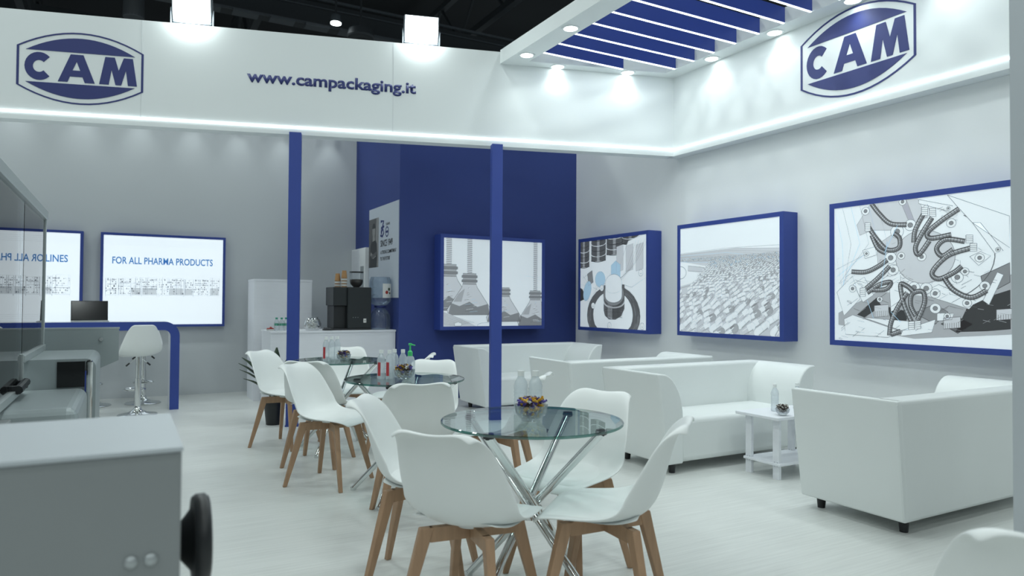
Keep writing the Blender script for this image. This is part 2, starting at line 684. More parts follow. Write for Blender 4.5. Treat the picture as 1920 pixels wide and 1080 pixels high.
def lightbox(label, loc, rz, w, h, d, face='print_white', fr=0.045):
    """local x right, z up, front towards -y, back on the wall at y=d"""
    t = thing('light_box', label, 'light box', loc, rz)
    obj('frame', B(0, fr, 0, d, 0, h), 'blue', t)
    obj('frame', B(w - fr, w, 0, d, 0, h), 'blue', t)
    obj('frame', B(fr, w - fr, 0, d, 0, fr), 'blue', t)
    obj('frame', B(fr, w - fr, 0, d, h - fr, h), 'blue', t)
    obj('backlit_face', B(fr, w - fr, .006, d - .01, fr, h - fr), face, t)
    return t, w - 2 * fr, h - 2 * fr, (fr, .006, fr)


def flask(a, u, v, s, L, spring=True):
    """conical flask with threaded neck; base centre u,v; s = height in picture units"""
    k = a.h / a.w * s
    body = [(u - .52 * k, v), (u + .52 * k, v), (u + .56 * k, v + .12 * s), (u + .20 * k, v + .62 * s), (u + .17 * k, v + .70 * s),
            (u - .17 * k, v + .70 * s), (u - .20 * k, v + .62 * s), (u - .56 * k, v + .12 * s)]
    a.shape(body, 1, L, 4, .005)
    a.poly([(u - .53 * k, v + .0 * s), (u + .53 * k, v), (u + .47 * k, v + .25 * s), (u + .2 * k, v + .18 * s), (u, v + .3 * s), (u - .25 * k, v + .2 * s), (u - .46 * k, v + .27 * s)], 3, L + 1)
    a.poly([(u - .40 * k, v + .3 * s), (u - .28 * k, v + .48 * s), (u - .12 * k, v + .6 * s), (u - .2 * k, v + .3 * s)], 2, L + 1)
    for j in range(16):
        vv = v + s * (.03 + .6 * random.random())
        wd = max(.05, .5 - .48 * (vv - v) / (.62 * s)) * k
        c = u + random.uniform(-.5, .5) * wd
        a.line([(c - .2 * wd, vv), (c + .25 * wd, vv + .02 * s)], .003, random.choice((0, 3, 4, 6)), L + 2)
    for j in range(5):
        z0 = v + s * (.70 + .05 * j)
        r = (.20 if j % 2 else .17) * k
        a.shape([(u - r, z0), (u + r, z0), (u + r, z0 + .05 * s), (u - r, z0 + .05 * s)], 3 if j % 2 else 2, L + 1, 5, .003)
    if spring:
        a.poly([(u - .06 * k, v + .95 * s), (u + .06 * k, v + .95 * s), (u + .06 * k, 1), (u - .06 * k, 1)], 1, L)
        z = v + .95 * s
        while z < 1:
            a.line([(u - .07 * k, z), (u + .07 * k, z + .012)], .004, 4, L + 1)
            z += .024


# on the blue wall
t, w, h, o = lightbox('framed light box with flask drawing on the blue wall', (3.46, 8.1, .895), 0, 1.54, 1.215, .2)
a = Art(w, h, INK)
for k in range(16):
    pts = [(x / 20, .28 + .033 * k + .05 * math.sin(x * .35 + k * .25) + .10 * (x / 20) ** 2 * math.sin(k * .4)) for x in range(21)]
    a.line(pts, .002, 1, 0)
flask(a, .05, .18, .55, 1)
flask(a, .25, .13, .50, 5)
flask(a, .60, .05, .42, 5, False)
flask(a, .93, .0, .44, 5)
a.poly([(0, 0), (.32, 0), (.22, .06), (0, .17)], 1, 9)
for k in range(9):
    a.line([(0, .15 - .016 * k), (.30 - .02 * k, .04 - .004 * k)], .003, 3, 10)
a.shape([(.11, .005), (.17, .005), (.175, .035), (.14, .05), (.105, .035)], 0, 11, 4)
a.disc(.42, .01, .09, .03, 0, 10, 4)
a.build('printed_picture', t, o)

# right wall, far: press tool
t, w, h, o = lightbox('framed light box with drawing of a round press punch', (5.45, 7.95, .88), R(-90), 1.475, 1.245, .2)
a = Art(w, h, INK)
for (u, v, ru, hh, tn_) in ((.06, .70, .09, .40, 4), (.30, .76, .115, .40, 4), (.55, .82, .12, .35, 4), (.78, .92, .12, .3, 4)):
    a.shape([(u - ru, v), (u + ru, v), (u + ru, 1), (u - ru, 1)], tn_, 1, 5)
    a.poly([(u - ru * .2, v), (u + ru * .15, v), (u + ru * .15, 1), (u - ru * .2, 1)], 2, 2)
    for j in range(5):
        z = v + .02 + .06 * j
        a.line(a.ell(u, z, ru, .03, 12, 180, 360), .008, 0 if j % 2 else 5, 3)
    a.hatch(u - ru, v, u + ru, 1, 14, 5, .003, 3)
a.shape([(.55, .52), (.75, .95), (.95, 1), (1, 1), (1, .55), (.8, .45)], 0, 4, 3)
for u in (.58, .72, .86):
    a.shape([(u, .62), (u + .10, .64), (u + .10, .92), (u, .9)], 1, 5, 3, .003)
a.shape([(.5, .55), (.64, .55), (.64, .70), (.57, .75), (.5, .70)], 6, 6, 2, .003)
a.disc(.33, .55, .08, .09, 6, 6, 3, .003)
a.disc(.12, .42, .06, .12, 6, 6, 3, .003, rot=-.3)
for k in range(26):
    u0 = random.uniform(0, .5)
    v0 = random.uniform(.3, .62)
    a.line([(u0, v0), (u0 + random.uniform(-.06, .10), v0 + random.uniform(-.12, .12))], .003, random.choice((2, 3, 4)), 5)
for k in range(5):
    a.line(smooth_path([(.52 + .03 * k, .52), (.70 + .04 * k, .60 + .03 * k), (.86 + .04 * k, .95)], 6), .003, 3, 6)
a.shape([(0, .30), (.10, .33), (.04, .44), (0, .46)], 5, 5)
a.shape([(.14, .48), (.22, .52), (.20, .66), (.12, .62)], 3, 5, 5, .003)
a.disc(.52, .14, .40, .34, 4, 7, 5)
for k in range(40):
    t0 = random.uniform(150, 400)
    a.line(a.ell(.52, .14, random.uniform(.32, .39), random.uniform(.285, .33), 6, t0, t0 + 25), .003, random.choice((2, 3, 5)), 9)
a.disc(.52, .15, .30, .27, 0, 9, 4)
a.shape([(.39, .20), (.41, .14), (.47, .10), (.57, .10), (.65, .14), (.70, .22), (.70, .48), (.39, .48)], 4, 11, 5)
a.poly([(.45, .12), (.52, .10), (.52, .40), (.45, .40)], 2, 12)
a.hatch(.40, .12, .69, .30, 30, 5, .003, 13)
for k in range(14):
    a.line([(.40 + .02 * k, .13), (.40 + .02 * k, .33)], .002, random.choice((3, 5)), 13)
a.line(a.ell(.545, .30, .155, .07, 20, 180, 360), .02, 1, 13)
a.disc(.54, .38, .155, .13, 3, 14, 5)
a.shape(a.ell(.54, .36, .125, .075, 16, 180, 360) + a.ell(.54, .50, .125, .10, 16, 0, 180), 0, 16, 4)
a.line(a.ell(.54, .46, .12, .07, 16, 180, 360), .003, 2, 18)
for (u, v) in ((.22, .25), (.48, .03), (.95, .04), (.36, .45), (.93, .6)):
    a.disc(u, v, .03, .035, 0, 18, 4)
    a.line([(u - .015, v), (u, v - .015), (u + .015, v)], .004, 4, 20)
a.build('printed_picture', t, o)

# right wall, middle: capsules on a belt
t, w, h, o = lightbox('framed light box with drawing of capsules on a belt', (5.45, 5.98, .893), R(-90), 1.455, 1.24, .2)
a = Art(w, h, INK)
a.poly([(0, 0), (1, 0), (1, .74), (.6, .77), (0, .75)], 1, 0)
a.poly([(0, .44), (.2, .48), (.32, .56), (.30, .62), (0, .68)], 0, 1)
a.shape([(.09, .585), (.27, .565), (.27, .61), (.09, .635)], 1, 2, 4, .003)
a.line([(0, .42), (.18, .46), (.33, .55)], .008, 2, 2)
a.line(a.ell(0, .57, .07, .06, 14, -90, 90), .006, 3, 2)
for k in range(14):
    a.line([(0, .755 - .006 * k), (.5, .775 - .010 * k), (1, .765 - .028 * k)], .002 + .0005 * (k % 3), random.choice((2, 3, 6)), 1)


def capsule(a, u, v, l, r, ang, L, t0, t1):
    kx = a.h / a.w
    ca, sa = math.cos(ang), math.sin(ang)

    def T(x, y):
        return (u + (x * ca - y * sa) * kx, v + x * sa + y * ca)
    c0 = [T(-l + r * math.cos(R(90 + 18 * j)), r * math.sin(R(90 + 18 * j))) for j in range(11)]
    c1 = [T(l + r * math.cos(R(-90 + 18 * j)), r * math.sin(R(-90 + 18 * j))) for j in range(11)]
    m0, m1 = T(0.1 * l, -r), T(0.1 * l, r)
    a.poly(c0 + [m0, m1], t0, L)
    a.poly([m1, m0] + c1, t1, L)
    a.line(c0 + c1, .0020, 3, L + 1, closed=True)
    a.line([m0, m1], .002, 3, L + 1)
    a.line([T(-l, -r * .76), T(l, -r * .76)], r * .32 * a.h, 2, L + 1)
    a.line([T(-l * .9, r * .35), T(l * .8, r * .35)], r * .2 * a.h, 0, L + 2)


v0, row = .70, 0
while v0 > -.12:
    f = min(1.0, (.70 - v0) / .72)
    sz = .007 + .056 * f ** 1.25
    stp = 2.75 * sz * a.h / a.w
    u = random.uniform(-stp, 0)
    while u < 1.02:
        vv = v0 + .14 * u * f + random.uniform(-.2, .2) * sz
        if not (.38 < vv < .68 and u < .34 - (.68 - vv) * .9) and vv < .735:
            ang = R(20 + 12 * f) + random.uniform(-.5, .5) * (1.15 - f)
            c = random.choice(((0, 1), (1, 0), (0, 0), (0, 0), (0, 2)))
            if row < 9 and random.random() < .3:
                c = (6, 0)
            capsule(a, u, vv, sz * .95, sz * .60, ang, 3 + row, *c)
        u += stp * random.uniform(.85, 1.15)
    v0 -= sz * 1.35
    row += 1
a.build('printed_picture', t, o)

# right wall, near: hoses round a plate
t, w, h, o = lightbox('framed light box with drawing of machine hoses', (5.45, 4.03, .893), R(-90), 1.56, 1.245, .2)
a = Art(w, h, INK)
PX = lambda x, y: ((x - 122) / 1075.0, 1 - (y - 205 + (x - 122) * .125 * (1 - (y - 205) / 760)) / (760 + (x - 122) * .14))
for k in range(7):
    a.line([PX(420 - 60 * k + 30 * j, 180 + 115 * j) for j in range(3)] + [PX(130 + 12 * k, 560 + 40 * k)], .003, 6 if k % 2 else 2, 1)
for p in (((370, 160), (600, 150), (650, 290), (520, 330), (380, 330), (300, 360), (280, 300)), ((560, 150), (660, 130), (720, 250), (620, 300)),
          ((410, 420), (520, 350), (560, 420), (500, 500), (420, 560))):
    a.shape([PX(*q) for q in p], 1, 1, 3, .003)
a.poly([PX(*q) for q in ((150, 810), (420, 700), (760, 760), (1000, 850), (1140, 640), (1200, 620), (1200, 1040), (640, 1010), (150, 880))], 2, 1)
for p, tn_ in ((((280, 830), (410, 740), (440, 790), (330, 850)), 5), (((480, 800), (610, 840), (590, 900), (500, 880)), 5),
               (((930, 840), (1060, 770), (1140, 740), (1140, 1000), (1030, 1000), (870, 990)), 5), (((640, 850), (760, 800), (830, 860), (760, 930)), 3),
               (((790, 930), (890, 900), (960, 950), (880, 1000)), 4), (((1000, 640), (1140, 560), (1140, 690), (1020, 770)), 3)):
    a.shape([PX(*q) for q in p], tn_, 2, 5)
for p in (((190, 850), (250, 830), (570, 960), (480, 985), (200, 940)), ((320, 850), (620, 900), (610, 950), (560, 950)),
          ((140, 690), (250, 600), (300, 740), (190, 830)), ((255, 650), (330, 610), (390, 720), (320, 760)),
          ((490, 650), (560, 610), (560, 800), (500, 830)), ((720, 710), (780, 680), (975, 800), (940, 850), (720, 750)),
          ((570, 950), (760, 900), (740, 980), (560, 985)), ((770, 860), (860, 870), (850, 910), (770, 910)),
          ((320, 450), (400, 430), (410, 480), (335, 500)), ((670, 140), (860, 180), (840, 215), (670, 165)),
          ((960, 290), (1000, 290), (1110, 480), (1070, 495)), ((945, 510), (1000, 480), (1050, 510), (990, 570)),
          ((1010, 800), (1080, 620), (1110, 640), (1040, 830)), ((830, 110), (1140, 250), (1140, 460), (960, 290), (880, 180)),
          ((700, 180), (720, 170), (740, 240), (690, 240))):
    a.shape([PX(*q) for q in p], 0, 4, 3, .004)
a.shape([PX(700 + 170 * math.cos(R(k * 12)), 500 + 168 * math.sin(R(k * 12))) for k in range(30)], 1, 3, 3, .004)
a.line([PX(760 + 310 * math.cos(R(k * 8 - 60)), 500 + 300 * math.sin(R(k * 8 - 60))) for k in range(18)], .006, 4, 3)
for (x, y, r) in ((340, 215, 26), (575, 155, 22), (850, 290, 26), (540, 340, 40), (565, 490, 22), (685, 500, 26), (500, 500, 36), (515, 575, 34), (620, 300, 34),
                  (345, 470, 17), (250, 675, 24), (430, 750, 18), (760, 735, 28), (930, 810, 24), (825, 885, 18), (920, 605, 22), (880, 640, 32),
                  (1020, 705, 26), (995, 520, 24), (640, 690, 34), (710, 700, 34), (1085, 470, 12), (835, 195, 10), (760, 830, 30)):
    a.disc(*PX(x, y), r / 1075, r / 900, 0, 5, 3, .004, 18)
    a.disc(*PX(x, y), r * .45 / 1075, r * .45 / 900, 3, 7, 4, .003, 14)


for k in range(110):
    x, y = random.uniform(140, 1130), random.uniform(600, 980)
    l_ = random.uniform(15, 60)
    sl = random.choice((-.6, .45, .3))
    a.line([PX(x, y), PX(x + l_, y + l_ * sl)], .0028, random.choice((2, 3, 4)), 8)
for k in range(50):
    an, rr = R(random.uniform(0, 360)), random.uniform(180, 300)
    x, y = 720 + rr * math.cos(an), 470 + rr * math.sin(an)
    a.line([PX(x, y), PX(x + random.uniform(-40, 40), y + random.uniform(-30, 30))], .0028, random.choice((2, 3)), 8)


def hose(pts, wd=.040):
    p = smooth_path([PX(*q) for q in pts], 7)
    a.line(p, wd, 4, 9)
    a.line(p, wd * .45, 3, 10)
    a.line([(u - .004, v + .005) for u, v in p], wd * .14, 1, 11)
    for i in range(0, len(p) - 1, 1):
        (u0, v0), (u1, v1) = p[i], p[i + 1]
        dx, dy = (u1 - u0) * a.w, (v1 - v0) * a.h
        k = math.hypot(dx, dy) or 1
        nx, ny = -dy / k * wd * .48 / a.w, dx / k * wd * .48 / a.h
        a.line([(u0 + nx, v0 + ny), (u0 - nx, v0 - ny)], .003, 5, 12)


for p in (((380, 170), (430, 230), (500, 290), (600, 298)), ((360, 310), (410, 380), (480, 450), (550, 440), (555, 380), (520, 350)),
          ((380, 360), (420, 440), (470, 470)), ((245, 575), (340, 580), (420, 550), (480, 512)), ((340, 680), (420, 620), (495, 550)),
          ((350, 705), (430, 660), (500, 650), (470, 690), (380, 690)), ((700, 225), (650, 330), (640, 410)), ((745, 255), (690, 350), (650, 440), (670, 485), (730, 400)),
          ((890, 200), (790, 280), (720, 350), (740, 385), (850, 365)), ((920, 410), (820, 395), (770, 450), (800, 500), (860, 460)),
          ((950, 455), (830, 500), (745, 600), (780, 645), (860, 610), (905, 570)), ((810, 640), (860, 720), (950, 775), (1030, 735)),
          ((625, 905), (580, 790), (560, 670), (600, 680), (640, 720)), ((660, 895), (700, 790), (690, 720), (630, 730), (620, 800), (650, 870)),
          ((600, 720), (540, 810), (500, 900), (490, 975)), ((500, 970), (560, 955))):
    hose(p)
for (x, y) in ((355, 310), (705, 215), (750, 220), (945, 395), (965, 450), (320, 700), (625, 925), (660, 925)):
    a.shape([PX(x - 18, y - 25), PX(x + 18, y - 25), PX(x + 18, y + 25), PX(x - 18, y + 25)], 0, 13, 4, .004)
    for k in (-12, 0, 12):
        a.line([PX(x - 18, y + k), PX(x + 18, y + k)], .004, 3, 15)
for (x, y) in ((440, 820), (850, 930), (1120, 900)):
    a.shape([PX(x - 45, y - 35), PX(x + 45, y - 35), PX(x + 45, y + 35), PX(x - 45, y + 35)], 1, 5, 4)
    for k in range(-36, 40, 12):
        a.line([PX(x + k, y), PX(x + k, y + 33)], .004, 3, 7)
for q in (((480, 400), (440, 680)), ((350, 750), (390, 860)), ((500, 830), (560, 900)), ((545, 300), (460, 470))):
    a.line([PX(*q[0]), PX(*q[1])], .004, 6, 16)
a.build('printed_picture', t, o)

# back wall, behind the bar desk
BRT = ['print_bright', 'bright0', 'bright1', 'bright2']


def machine_row(a, u0, u1, seed):
    """a line of packing machines drawn in thin grey strokes"""
    rnd = random.Random(seed)
    u = u0
    while u < u1 - .03:
        wd = rnd.uniform(.07, .13)
        e = min(u + wd, u1)
        top = rnd.choice((.53, .545, .52))
        a.line([(u, .315), (u, top), (e, top), (e, .315)], .005, 1, 1)
        a.line([(u, .335), (e, .335)], .006, 1, 1)
        a.poly([(u + .004, .34), (e - .004, .34), (e - .004, .34 + .4 * (top - .34)), (u + .004, .34 + .4 * (top - .34))], 0 if rnd.random() < .4 else 1, 2)
        n = int((e - u) / .012)
        for i in range(n):
            x = u + (i + .2) * (e - u) / n
            for j in range(7):
                if rnd.random() < .5:
                    v = .345 + j * .026
                    ww, hh_ = rnd.uniform(.005, .011), rnd.uniform(.006, .02)
                    a.poly([(x, v), (x + ww, v), (x + ww, v + hh_), (x, v + hh_)], rnd.choice((1, 1, 2, 2, 3)), 4)
        for i in range(3):
            x = rnd.uniform(u, e)
            a.line([(x, .34), (x, top)], .004, rnd.choice((1, 2)), 6)
            v = rnd.uniform(.38, .50)
            a.line([(u + .01, v), (e - .01, v)], .005, rnd.choice((1, 2)), 6)
        u = e + rnd.choice((0, .004, .015))


for (x0, wd, txt, tx, tw, seed, lb) in ((-0.285, 1.455, 'FOR ALL PHARMA PRODUCTS', .07, .84, 3, 'blue framed light box reading FOR ALL PHARMA PRODUCTS'),
                                        (-1.93, 1.46, 'PACKAGING LINES', .34, .57, 5, 'blue framed light box whose lettering ends in LINES')):
    t, w, h, o = lightbox(lb, (x0, WB - .1, .905), 0, wd, 1.195, .1, 'print_bright', .032)
    a = Art(w, h, BRT)
    machine_row(a, .02 if seed == 3 else .05, .97 if seed == 3 else .93, seed)
    for k in range(4):
        for v in (.90, .06):
            a.line([(0, v + .02 * k), (1, v + .02 * k - .004)], .002, 1, 1)
    if seed == 5:
        a.shape([(.66, .57), (.675, .60), (.69, .57)], 2, 4, 3, .004)
    a.build('printed_picture', t, o)
    if seed == 3:
        text_obj('lettering', txt, tw * w, .086, 'type_blue', t, (o[0] + tx * w, .0035, o[2] + .685 * h), .014)
    else:
        text_obj('lettering', txt, tw * w, .086, 'type_blue', t, (o[0] + tx * w, .0035, o[2] + .685 * h), .014)

# ------------------------------------------------------------------ anniversary poster on the blue block's side
ps = thing('wall_poster', 'grey poster reading SINCE 1949 on the side of the blue wall', 'poster', (BX, 9.52, 1.30), R(-90))
obj('sheet', B(0, 1.21, -.008, 0, 0, 1.23), 'poster_white', ps)
a = Art(1.21, 1.23, ['poster_dark', 'poster_mid', 'poster_skin', 'poster_white', 'navy'])
a.poly([(0, .34), (.35, .34), (.35, .885), (0, .885)], 1, 1)
a.poly([(.22, .36), (.35, .34), (.35, .885), (.27, .885)], 2, 2)
a.poly([(.03, .36), (.06, .58), (.12, .66), (.22, .67), (.29, .60), (.31, .45), (.29, .34), (.05, .34)], 0, 3)
a.poly([(.13, .63), (.23, .64), (.21, .70), (.15, .70)], 2, 4)
a.disc(.18, .745, .052, .07, 2, 5)
a.poly(a.ell(.18, .775, .058, .06, 16, 0, 180), 0, 6)
a.line([(.07, .50), (.16, .455), (.26, .48)], .05, 2, 6)
a.line([(.29, .50), (.20, .475), (.10, .46)], .05, 1, 7)
a.line([(.42, .83), (.52, .83), (.44, .69)], .04, 4, 2)
a.line([(.54, .77), (.44, .76), (.43, .72), (.50, .74), (.53, .70), (.48, .665), (.41, .68)], .03, 4, 3)
a.line(a.ell(.635, .705, .05, .05, 20), .016, 4, 2, closed=True)
a.line([(.60, .705), (.67, .705)], .03, 4, 3)
a.build('printed_picture', ps, (0, -.008, 0))
for tx, x, z, wd, hh in (('YEARS', .59, .775, .14, .03), ('SINCE 1949', .42, .555, .40, .085), ('A STRONG COMMITMENT', .42, .475, .52, .045),
                         ('TO THE FUTURE', .42, .405, .32, .045)):
    text_obj('lettering', tx, wd * 1.21, hh, 'poster_dark', ps, (x * 1.21, -.0105, z * 1.23), .01)
wc = thing('wall_cabinet', 'flat white service cabinet on the blue wall beside the poster', 'cabinet', (BX, 10.19, .9), R(-90))
obj('body', B(0, .66, -.06, 0, 0, 1.11, .004), 'wall_white', wc)
obj('door', B(.02, .40, -.068, -.06, .02, 1.09), 'white_board', wc)
obj('vent', B(.46, .60, -.066, -.06, .1, .85), 'steel', wc)

# ------------------------------------------------------------------ tub sofas
def make_sofa(label, loc, rz):
    """length 1.5 along x (0..1.5 at the foot), front towards -y, back at y=+.66"""
    t = thing('sofa', label, 'sofa', loc, rz, 'white tub sofas')
    L, D, H, zb = 1.52, .66, .738, .075

    def arm(side):
        # section across the arm: flared outer face, top rolled over towards the seat
        pr = [(0.0, zb), (.15, zb), (.15, .36)]
        n = 9
        for k in range(n + 1):
            q = R(90 * k / n)
            pr.append((-.055 + .205 * math.cos(q), .40 + (H - .40) * math.sin(q)))
        pr.append((-.092, H))
        bm = bmesh.new()
        f = (lambda x: x) if side < 0 else (lambda x: L - x)
        lo = [bm.verts.new((f(x), 0.0 + .0 * z, z)) for x, z in pr]
        hi = [bm.verts.new((f(x), D + .02 * (z - zb) / (H - zb), z)) for x, z in pr]
        m = len(pr)
        bm.faces.new(lo)
        bm.faces.new(hi[::-1])
        for i in range(m):
            bm.faces.new((lo[i], hi[i], hi[(i + 1) % m], lo[(i + 1) % m]))
        return bm
    bev_mod(obj('arm', arm(-1), 'white_leather', t, True, 30), .012, 3)
    bev_mod(obj('arm', arm(1), 'white_leather', t, True, 30), .012, 3)
    bm = bmesh.new()
    vs = box(bm, .004, L - .004, D - .17, D + .006, zb, H)
    for v in vs:
        if v.co.z > .4:
            v.co.x += .092 * (1 if v.co.x > .7 else -1)
            v.co.y += .02 if v.co.y > D - .1 else .04
    bev_mod(obj('backrest', bm, 'white_leather', t, True, 50), .022, 3)
    bm = bmesh.new()
    vs = box(bm, .135, L - .135, .015, D - .15, zb, .40)
    for v in vs:
        if v.co.z > .3:
            v.co.x += .045 * (1 if v.co.x > .7 else -1)
    bev_mod(obj('seat', bm, 'white_leather', t, True, 50), .04, 4)
    for x in (.1, L - .1):
        for y in (.07, D - .07):
            bm = bmesh.new()
            lathe(bm, [(0, 0), (.022, 0), (.030, zb + .015), (0, zb + .015)], 16, (x, y, 0))
            obj('leg', bm, 'black_plastic', t, True)
    # seam welts on the outer corners
    for sx in (0, L):
        bm = bmesh.new()
        s = -1 if sx == 0 else 1
        tube(bm, (sx, D - .004, zb + .02), (sx + s * .090, D + .016, H - .02), .004, n=6)
        obj('seam', bm, 'white_leather', t)
    return t


make_sofa('white sofa facing out in front of the blue wall', (3.52, 6.95, 0), 0)
make_sofa('white sofa turned towards the one by the blue wall', (3.44 + 1.52, 5.05 + .66, 0), PI)
make_sofa('white sofa with its open seat beside the white side table', (3.45, 3.88, 0), 0)
make_sofa('white sofa seen from behind, its seat facing the white side table', (3.67 + 1.52, 2.25 + .67, 0), PI)

# side table between the sofas
st = thing('side_table', 'small white wooden side table with lower shelf between two sofas', 'side table', (4.0, 3.40, 0), 0)
obj('top', B(0, .62, -.03, .36, .43, .452, .004), 'white_board', st)
obj('shelf', B(.05, .60, .0, .33, .10, .118, .003), 'white_board', st)
for (x, y) in ((.07, .02), (.07, .27), (.53, .02), (.53, .27)):
    l = obj('leg', B(x, x + .022, y, y + .055, 0, .43), 'white_board', st)
    bm = bmesh.new()
    for dy in (.015, .04):
        for z in (.095, .12):
            tube(bm, (x - .001, y + dy, z), (x + .002, y + dy, z), .004, n=8)
    obj('screw', bm, 'steel', l)

# ------------------------------------------------------------------ glass tables
def tube_path_legs(t, alpha0):
    for k in range(4):
        a0 = alpha0 + PI / 2 * k
        top = Vector((.325 * math.cos(a0 + .06), .325 * math.sin(a0 + .06), .728))
        bot = Vector((.36 * math.cos(a0 + PI - .06), .36 * math.sin(a0 + PI - .06), .012))
        bm = bmesh.new()
        tube(bm, bot, top, .017, n=16)
        l = obj('leg', bm, 'chrome', t, True)
        bm = bmesh.new()
        lathe(bm, [(0, -.006), (.022, -.006), (.024, .004), (.02, .014), (0, .014)], 16, (top.x, top.y, top.z))
        obj('glass_pad', bm, 'black_plastic', l, True)
        bm = bmesh.new()
        lathe(bm, [(0, 0), (.019, 0), (.02, .02), (0, .024)], 14, (bot.x, bot.y, 0))
        obj('foot_cap', bm, 'chrome', l, True)


def make_table(label, x, y, alpha):
    t = thing('glass_table', label, 'table', (x, y, 0), 0)
    bm = bmesh.new()
    r = .388
    lathe(bm, [(0, .74), (r - .002, .74)], 64)
    lathe(bm, [(0, .7515), (r - .002, .7515)], 64)
    obj('glass_top', bm, 'table_glass', t)
    bm = bmesh.new()
    lathe(bm, [(r - .002, .74), (r, .742), (r, .7495), (r - .002, .7515)], 64)
    obj('glass_rim', bm, 'glass_edge', t, True)
    tube_path_legs(t, alpha)
    bm = bmesh.new()
    lathe(bm, [(0, .33), (.045, .335), (.05, .36), (.045, .385), (0, .39)], 20)
    obj('hub', bm, 'chrome', t, True)
    return t


make_table('round glass table with two bottles and candy, ringed by four chairs', 1.523, 2.566, R(-155))
make_table('round glass table holding the green pump bottle', 1.60, 4.32, R(-40))
make_table('round glass table with three bottles near the coffee counter', 1.60, 5.90, R(-40))


# ------------------------------------------------------------------ shell chairs
def make_chair():
    t = thing('shell_chair', '', 'chair', (0, 0, 0), 0, 'white shell chairs')
    prof = [(.245, .418), (.225, .440), (.18, .449), (.10, .446), (.0, .438), (-.09, .440), (-.155, .462), (-.195, .51), (-.218, .58),
            (-.238, .66), (-.258, .735), (-.278, .785), (-.305, .812), (-.325, .812)]
    half = [.165, .195, .215, .228, .236, .238, .236, .232, .226, .212, .194, .178, .164, .152]
    lift = [.0, .004, .010, .020, .034, .055, .085, .095, .080, .060, .042, .028, .014, .004]
    nv = 12
    bm = bmesh.new()
    rows = []
    for i, ((x, z), hw, lf) in enumerate(zip(prof, half, lift)):
        a = prof[max(i - 1, 0)]
        b = prof[min(i + 1, len(prof) - 1)]
        tx, tz = b[0] - a[0], b[1] - a[1]
        k = math.hypot(tx, tz)
        nx, nz = -tz / k, tx / k      # towards the sitter
        if nz < 0 and i < 7:
            nx, nz = -nx, -nz
        if i >= 7 and nx < 0:
            nx, nz = -nx, -nz
        row = []
        for j in range(nv + 1):
            v = -1 + 2 * j / nv
            cc = abs(v) ** 2.4 * lf
            dip = (0, 0, .3, .8, 1, 1)[max(0, i - 8)] if i >= 9 else 0
            dz = dip * (-.012 * math.cos(v * PI / 2) ** 2 - .030 * abs(v) ** 7)
            row.append(bm.verts.new((x + nx * cc, v * hw, z + nz * cc + dz)))
        rows.append(row)
    for A, C in zip(rows, rows[1:]):
        for j in range(nv):
            bm.faces.new((A[j], A[j + 1], C[j + 1], C[j]))
    sh = obj('shell', bm, 'white_plastic', t, True, 180)
    s = sh.modifiers.new('solid', 'SOLIDIFY')
    s.thickness = .012
    s.offset = 0
    ss = sh.modifiers.new('sub', 'SUBSURF')
    ss.levels = 1
    ss.render_levels = 2
    # thin seat pad
    bm = bmesh.new()
    pr = [(.205, .444, .16), (.19, .458, .185), (.10, .460, .198), (0, .452, .20), (-.09, .454, .195), (-.14, .470, .18), (-.15, .470, .165)]
    rows = []
    for x, z, hw in pr:
        rows.append([bm.verts.new((x, (-1 + 2 * j / 10) * hw, z + (abs(-1 + 2 * j / 10) ** 2.4) * .012 - (.012 if j in (0, 10) else 0))) for j in range(11)])
    for A, C in zip(rows, rows[1:]):
        for j in range(10):
            bm.faces.new((A[j], A[j + 1], C[j + 1], C[j]))
    pd = obj('seat_pad', bm, 'white_pad', t, True, 180)
    ss = pd.modifiers.new('sub', 'SUBSURF')
    ss.levels = 1
    ss.render_levels = 2
    for (sx, sy) in ((1, 1), (1, -1), (-1, 1), (-1, -1)):
        bm = bmesh.new()
        top = Vector((.125 * sx, .125 * sy, .425))
        bot = Vector((.215 * sx, .205 * sy, 0))
        q = []
        for p, aw, bw in ((bot, .013, .013), (top, .026, .017)):
            rx = Vector((sx, sy, 0)).normalized()
            ry = Vector((-sy, sx, 0)).normalized()
            q.append([bm.verts.new(p + rx * aw * i + ry * bw * j) for i, j in ((1, 1), (-1, 1), (-1, -1), (1, -1))])
        bm.faces.new(q[0])
        bm.faces.new(q[1])
        for i in range(4):
            bm.faces.new((q[0][i], q[0][(i + 1) % 4], q[1][(i + 1) % 4], q[1][i]))
        bev_mod(obj('leg', bm, 'oak', t), .004, 2)
    for sg in (1, -1):
        bm = bmesh.new()
        vs = box(bm, -.165, .165, -.014, .014, .372, .425)
        bmesh.ops.rotate(bm, cent=(0, 0, 0), matrix=Matrix.Rotation(R(45 * sg), 3, 'Z'), verts=bm.verts)
        obj('cross_rail', bm, 'oak', t)
    bm = bmesh.new()
    lathe(bm, [(0, .418), (.06, .418), (.06, .434), (0, .434)], 20)
    obj('mount', bm, 'white_plastic', t, True)
    return t


